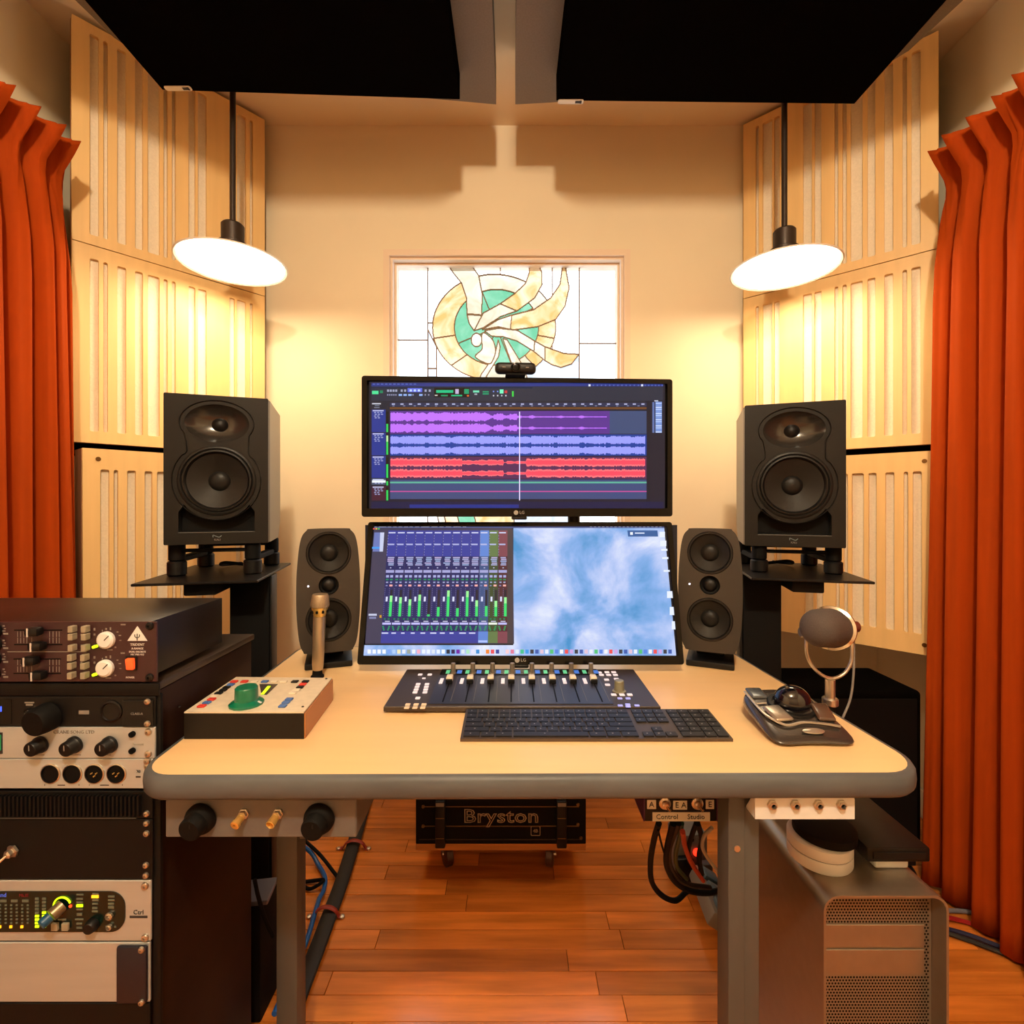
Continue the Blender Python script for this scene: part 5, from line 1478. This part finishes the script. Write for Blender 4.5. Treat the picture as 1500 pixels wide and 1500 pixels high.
MB().span((-w2 + .018, .0265, TZ - .152), (w2 - .018, .0288, TZ - .112), .0006, 1).build('drive_door', M_ALU, t)
for x in (-w2 + .03, w2 - .03):
    for y_ in (.05, dp - .06): MB().box((x, y_, .006), (.02, .05, .0118), .002, 1).build('foot', M_LEG, t)
# things lying on the tower
q = (.556, .902)
o = thing('white_router', 'white round router on top of the computer tower', 'router', (q[0], q[1], TZ))
MB().lathe([(.050, .0005), (.052, .004), (.052, .021), (.051, .0215)], n=40).build('lower_shell', M_WHITE, o)
MB().lathe([(.051, .0225), (.052, .024), (.052, .040), (.047, .043), (0, .043)], n=40, cap=False).build('upper_shell', M_WHITE, o)
MB().lathe([(.0505, .0216), (.0505, .0224)], n=40).build('seam', M_INK, o)
o = MB().box((.664, .905, TZ + .0115), (.060, .07, .022), .005, 3).build('power_brick', M_WHITE)
tag(o, 'white power brick lying on the computer tower beside the round router', 'power adapter')
o = thing('disk_drive', 'flat black disk drive lying on the white power brick', 'disk drive', (.664, .985, TZ + .0226))
MB().box((.0, .0, .013), (.108, .26, .025), .003, 2).build('case', mat('drive_black', (22, 17, 15), .4, spec=.25), o)
MB().box((0, -.1312, .013), (.09, .002, .012), .0005, 1).build('front_bezel', M_BLACK, o)
o = MB().lathe([(.044, 0), (.0505, .003), (.0505, .016), (.046, .019), (0, .019)], n=40, cap=False).build('black_disc', M_BLACKM)
o.name = 'puck_hub'; o.location = (.562, .898, TZ + .0435)
tag(o, 'round black puck shaped hub on top of the white round router', 'hub')
# ------------------------------------------------------------------ black cabinet on casters in the right corner
t = thing('subwoofer', 'black cabinet on casters in the corner below the slotted panel', 'subwoofer', (.985, 1.51, 0))
MB().box((0, 0, .355), (.345, .21, .44), .012, 3).build('cabinet', M_BLACKF, t)
MB().box((0, -.107, .355), (.31, .003, .40), .001, 1).build('grille', M_BLACKM, t)
for x in (-.15, .15):
    for y_ in (-.075, .075):
        c_ = MB().cyl((x - .012, y_, .035), (x + .012, y_, .035), .035, n=20, bev=.004).build('caster', M_RUBBER, t)
        MB().box((x, y_, .103), (.034, .034, .062), .003, 1).build('caster_fork', M_STEELB, c_)

# ------------------------------------------------------------------ amplifier on a wooden dolly
AY = 1.475
d = thing('dolly', 'low wooden dolly board on casters under the power amplifier', 'dolly', (-.033, AY, 0))
MB().span((-.253, .004, .074), (.253, .40, .096), .002, 1).build('board', mat('plywood_edge', (186, 120, 56), .5, var=.2, scale=(6, 60, 60)), d)
for x, tw in ((-.165, 25), (.150, -12)):
    for y_ in (.05, .35):
        cs = MB().lathe([(.030, -.011), (.033, -.009), (.033, .009), (.030, .011)], ax=(math.cos(R(tw)), math.sin(R(tw)), 0), n=24).build('caster', mat('caster_red_brown', (70, 36, 24), .4), d, (x, y_, .033))
        MB().box((0, .004, .030), (.030, .034, .020), .003, 1, rot=(0, 0, R(tw))).build('caster_fork', M_NICKEL, cs)
        MB().cyl((-.014, 0, 0), (.018, 0, 0), .005, n=12).build('axle', M_NICKEL, cs)
t = thing('power_amplifier', 'black power amplifier with large outlined lettering on the wooden dolly', 'amplifier', (-.033, AY, .0965))
MB().span((-.252, .0, 0), (.252, .36, .178), .002, 1).build('chassis', M_BLACKM, t)
M_AL = mat('dim_gold_line', (118, 94, 56), .4, metal=.5)
def al(px, py): 
    q = P(px, py, AY); return q.x + .033, q.z - .0965
for py, x0, x1 in ((1181.5, 618, 848), (1210, 618, 848), (1229.5, 614, 852)):
    p0, p1 = al(x0, py), al(x1, py)
    MB().span((p0[0], -.0012, p0[1] - .0012), (p1[0], 0, p1[1] + .0012)).build('groove_line', M_AL if py < 1220 else mat('dark_gold_line', (52, 42, 28), .5), t)
for cx in (646, 822):
    p0, p1 = al(cx - 7, 1236), al(cx + 7, 1168)
    h_ = MB().span((p0[0], -.022, p0[1]), (p1[0], -.0015, p1[1]), .003, 2).build('handle', M_BLACK, t)
    q0, q1 = al(cx - 6, 1175), al(cx + 6, 1170)
    MB().span((q0[0], -.0228, q0[1]), (q1[0], -.0218, q1[1])).build('handle_label', M_GREYP, h_)
    for py in (1192, 1221): 
        q0, q1 = al(cx - 6, py + .6), al(cx + 6, py - .4); MB().span((q0[0], -.0226, q0[1]), (q1[0], -.0218, q1[1])).build('handle_line', M_AL, h_)
for px, py in ((620, 1181), (846.5, 1178), (620, 1209.5), (846.5, 1207), (851, 1227)):
    p = al(px, py); MB().cyl((p[0], 0, p[1]), (p[0], -.004, p[1]), .0045, n=12).build('screw', M_AL, t)
x, z = al(734, 1196)
M_BRY = mat('outline_print', (176, 158, 128), .4)
text('Bryston', .056, (x, -.001, z), M_BRY, t, outline=.0013, sx=1.22, space=1.04)
x, z = al(784.5, 1217)
MB().mesh(plate(rr(-.014, -.014, .014, .014, .003), [rr(-.0125, -.0125, .0125, .0125, .002)], .001), TOFRONT).build('model_badge', M_BRY, t, (x, -.0006, z), smooth=0)
text('4B', .014, (x, -.001, z), M_BRY, t, outline=.0004)

# ------------------------------------------------------------------ cable snake clamped to the floor, with a blue cable beside it
def fl_(px, py, dz=0.0):
    q = onz(px, py, 0); q.z = dz; return q
snake = [fl_(537, 1175, .010), fl_(517, 1243, .010), fl_(501, 1295, .010), fl_(484, 1342, .010), fl_(465, 1394, .010), fl_(432, 1480, .010), fl_(404, 1560, .010)]
o = MB().tube(snake, .021, 12, 6, .46).build('cable_snake', mat('black_braid', (30, 27, 25), .6, var=.2, scale=(200, 200, 200)))
tag(o, 'flat black cable bundle running along the floor under red clamps', 'cable')
bl_ = [fl_(388, 1262, .10), fl_(415, 1262, .08), fl_(452, 1262, .035), fl_(466, 1272, .012), fl_(476, 1290, .009), fl_(474, 1308, .007), fl_(468, 1322, .012), fl_(461, 1345, .012), fl_(448, 1385, .007), fl_(428, 1430, .007), fl_(402, 1490, .007)]
o = MB().tube(bl_, .0062, 10, 6).build('network_cable', mat('blue_cable', (20, 92, 170), .4)); tag(o, 'bright blue cable running beside the black bundle on the floor', 'cable')
o = MB().tube([fl_(447, 1255, .05), fl_(470, 1268, .03), fl_(490, 1285, .012), fl_(496, 1292, .010)], .0050, 8).build('power_cable', M_BLACKM)
tag(o, 'thin black cable crossing from the desk leg to the cable bundle', 'cable')
o = MB().tube([fl_(440, 1300, .008), fl_(455, 1306, .008), fl_(474, 1300, .020), fl_(460, 1294, .008), fl_(436, 1298, .008)], .0050, 8).build('power_cable', M_BLACKM)
tag(o, 'black cable curled in a loop beside the desk leg', 'cable')
M_CLAMP = mat('red_clamp', (150, 46, 26), .45)
for (lx, ly), (rx, ry), lb in (((496, 1244), (541, 1242), 'red cable clamp screwed to the floor, the one farther under the desk'), ((453, 1344), (501, 1344), 'red cable clamp screwed to the floor, holding the blue cable too')):
    A_, B_ = fl_(lx, ly), fl_(rx, ry)
    t = thing('cable_clamp', lb, 'cable clamp', ((A_.x + B_.x) / 2, A_.y, 0), 0, 'red floor clamps')
    hw = (B_.x - A_.x) / 2
    arch = [(-hw, 0, .002), (-hw * .72, 0, .006), (-hw * .5, 0, .020), (-hw * .15, 0, .0275), (hw * .25, 0, .0275), (hw * .6, 0, .019), (hw * .8, 0, .005), (hw, 0, .002)]
    MB().tube(arch, .0075, 8, 6, .35).build('strap', M_CLAMP, t)
    for x in (-hw, hw): MB().lathe([(.0075, .001), (.0065, .005), (0, .008)], o=(x, 0, 0), n=14, cap=False).build('screw', M_NICKEL, t)
# dark box, silver device and footswitch behind the rack side
o = thing('power_supply', 'dark power supply box clipped to the inner face of the desk leg near the rack', 'power supply', (-.385, .90, .50))
MB().span((.0005, .0, .0), (.025, .045, .155), .002, 1).build('case', M_LEG, o)
MB().cyl((.012, -.0001, .10), (.012, -.002, .10), .003, n=10).build('screw', M_NICKEL, o)
MB().span((.0255, .01, .05), (.045, .04, .14), .002, 1).build('side_bracket', mat('brown_bracket', (56, 36, 26), .5), o)
p = P(380, 1310, 1.12)
o = thing('device_case', 'dark equipment case standing behind the rack under the desk', 'equipment case', (-.60, 1.06, 0))
MB().span((-.09, .0, .0), (.065, .08, .24), .004).build('case', M_BLACKM, o)
o = MB().box((-.590, 1.098, .247), (.12, .07, .010), .002, 1, rot=(0, 0, R(8))).build('silver_tablet', mat('grey_blue_metal', (120, 120, 132), .35, metal=.5))
o.name = 'router'; tag(o, 'thin grey device lying on the dark equipment case behind the rack', 'device')
o = thing('foot_pedal', 'round black footswitch with chrome knobs on the floor beside the rack', 'foot pedal', (-.584, 1.195, 0))
MB().lathe([(.045, 0), (.047, .01), (.042, .035), (.03, .045), (0, .048)], n=28, cap=False).build('body', M_BLACKG, o)
for x in (.018, .030): MB().lathe([(.007, .036), (.007, .048), (0, .050)], o=(x, -.02, 0), n=14, cap=False).build('knob', M_CHROME, o)
o = MB().tube([P(373, 1288, 1.045), P(378, 1312, 1.045), P(388, 1345, 1.05), P(400, 1372, 1.052)], .0040, 8).build('power_cable', M_BLACKM)
tag(o, 'thin black cable dropping from the back of the rack to the floor', 'cable')

# ------------------------------------------------------------------ cables, power strip and adapters under the right of the desk
def cab(pts, r, m, lb, name='cable'):
    o = MB().tube([P(*p) for p in pts], r, 8, 6).build(name, m); tag(o, lb, 'cable', 'cables below the switch box'); return o
cab([(965, 1206, .86), (958, 1230, .92), (953, 1262, .98), (955, 1292, 1.02), (970, 1312, 1.04), (990, 1319, 1.06), (1006, 1306, 1.08), (1020, 1300, 1.10)], .0055, M_BLACKM, 'thick black cable hanging lowest in a wide loop below the switch box')
cab([(986, 1206, .86), (978, 1240, .92), (977, 1268, .98), (988, 1290, 1.02), (1008, 1304, 1.06), (1034, 1308, 1.10), (1056, 1304, 1.12)], .0060, M_BLACKM, 'thick black cable sweeping toward the desk leg below the switch box')
cab([(994, 1206, .86), (980, 1245, .93), (984, 1274, 1.0), (1004, 1294, 1.04), (1040, 1300, 1.10)], .0050, M_BLACK, 'black cable sweeping beside the thick one below the switch box')
cab([(999, 1206, .86), (995, 1228, .9), (990, 1250, .95), (992, 1270, 1.0), (1006, 1288, 1.04)], .0040, mat('green_cable', (20, 54, 30), .5), 'dark green cable below the switch box')
cab([(1000, 1218, .86), (1004, 1242, .92), (1014, 1266, .98), (1026, 1284, 1.02), (1030, 1290, 1.03)], .0046, mat('rust_cable', (150, 44, 14), .45), 'rust red cable below the switch box')
cab([(1020, 1206, .86), (1013, 1225, .9), (1008, 1246, .95), (1010, 1262, 1.0)], .0044, M_BLACKM, 'short black cable slanting away below the Studio label')
cab([(1022, 1206, .86), (1028, 1230, .92), (1024, 1256, .98), (1028, 1280, 1.02)], .0050, M_BLACKM, 'black cable dropping straight below the Studio label')
cab([(1043, 1212, .84), (1032, 1224, .85), (1029, 1240, .86), (1036, 1256, .88), (1048, 1272, .90), (1058, 1290, .93)], .0032, mat('grey_cable', (138, 130, 116), .5), 'light grey cable bent in an S beside the desk leg')
cab([(964, 1216, .86), (970, 1240, .92), (976, 1258, .97)], .0020, M_BLACKM, 'very thin black wire below the switch box')
t = thing('power_strip', 'grey power strip with blue adapters standing on edge beside the desk leg', 'power strip', (.530, 1.255, 0), R(-4))
MB().box((.0, .08, .045), (.07, .17, .04), .006, 2, rot=(0, R(30), 0)).build('case', mat('worn_grey', (126, 118, 108), .5), t)
for k in range(3):
    MB().box((.012, .025 + k * .055, .067), (.045, .042, .014), .004, 2, rot=(0, R(30), 0)).build('socket', mat('blue_grey_plastic', (84, 104, 118), .3), t)
t = thing('power_adapter', 'grey power adapter with a glowing red lamp among the cables', 'power adapter', (.530, 1.47, 0), R(6))
MB().box((0, .03, .065), (.095, .07, .13), .006, 2).build('case', mat('grey_adapter', (104, 106, 108), .4), t)
MB().box((-.03, -.015, .04), (.05, .02, .07), .004, 2).build('plug', M_BLACK, t)
MB().lathe([(.011, 0), (.010, .007), (.005, .011), (0, .012)], o=(.012, -.006, .080), ax=(0, -1, .2), n=18, cap=False).build('lamp', glow('red_lamp', (255, 40, 20), 3.0), t)
for x, z in ((-.005, .120), (.024, .116)): MB().lathe([(.006, 0), (.006, .008), (0, .009)], o=(x, -.005, z), ax=(0, -1, .3), n=12, cap=False).build('connector', M_CHROME, t)
MB().box((.036, -.016, .035), (.035, .02, .045), .003, 1).build('adapter_block', mat('blue_grey_plastic', (84, 104, 118), .3), t)
# cables on the floor at the foot of the right curtain
for k, (c, lb) in enumerate((((150, 20, 22), 'red cable on the floor at the foot of the curtain'), ((16, 20, 60), 'dark blue cable on the floor at the foot of the curtain'), ((14, 14, 14), 'black cable on the floor at the foot of the curtain'), ((120, 116, 124), 'grey cable on the floor at the foot of the curtain'))):
    dy = (0, 18, 26, -16)[k]
    o = MB().tube([fl_(1300, 1338 + dy * .6, .007), fl_(1370, 1348 + dy * .7, .007 + .006 * (k == 0)), fl_(1420, 1356 + dy, .007), fl_(1470, 1375 + dy, .007)], .0055, 8).build('floor_cable', mat('floor_cable_%d' % k, c, .45))
    tag(o, lb, 'cable', 'floor cables by the curtain')
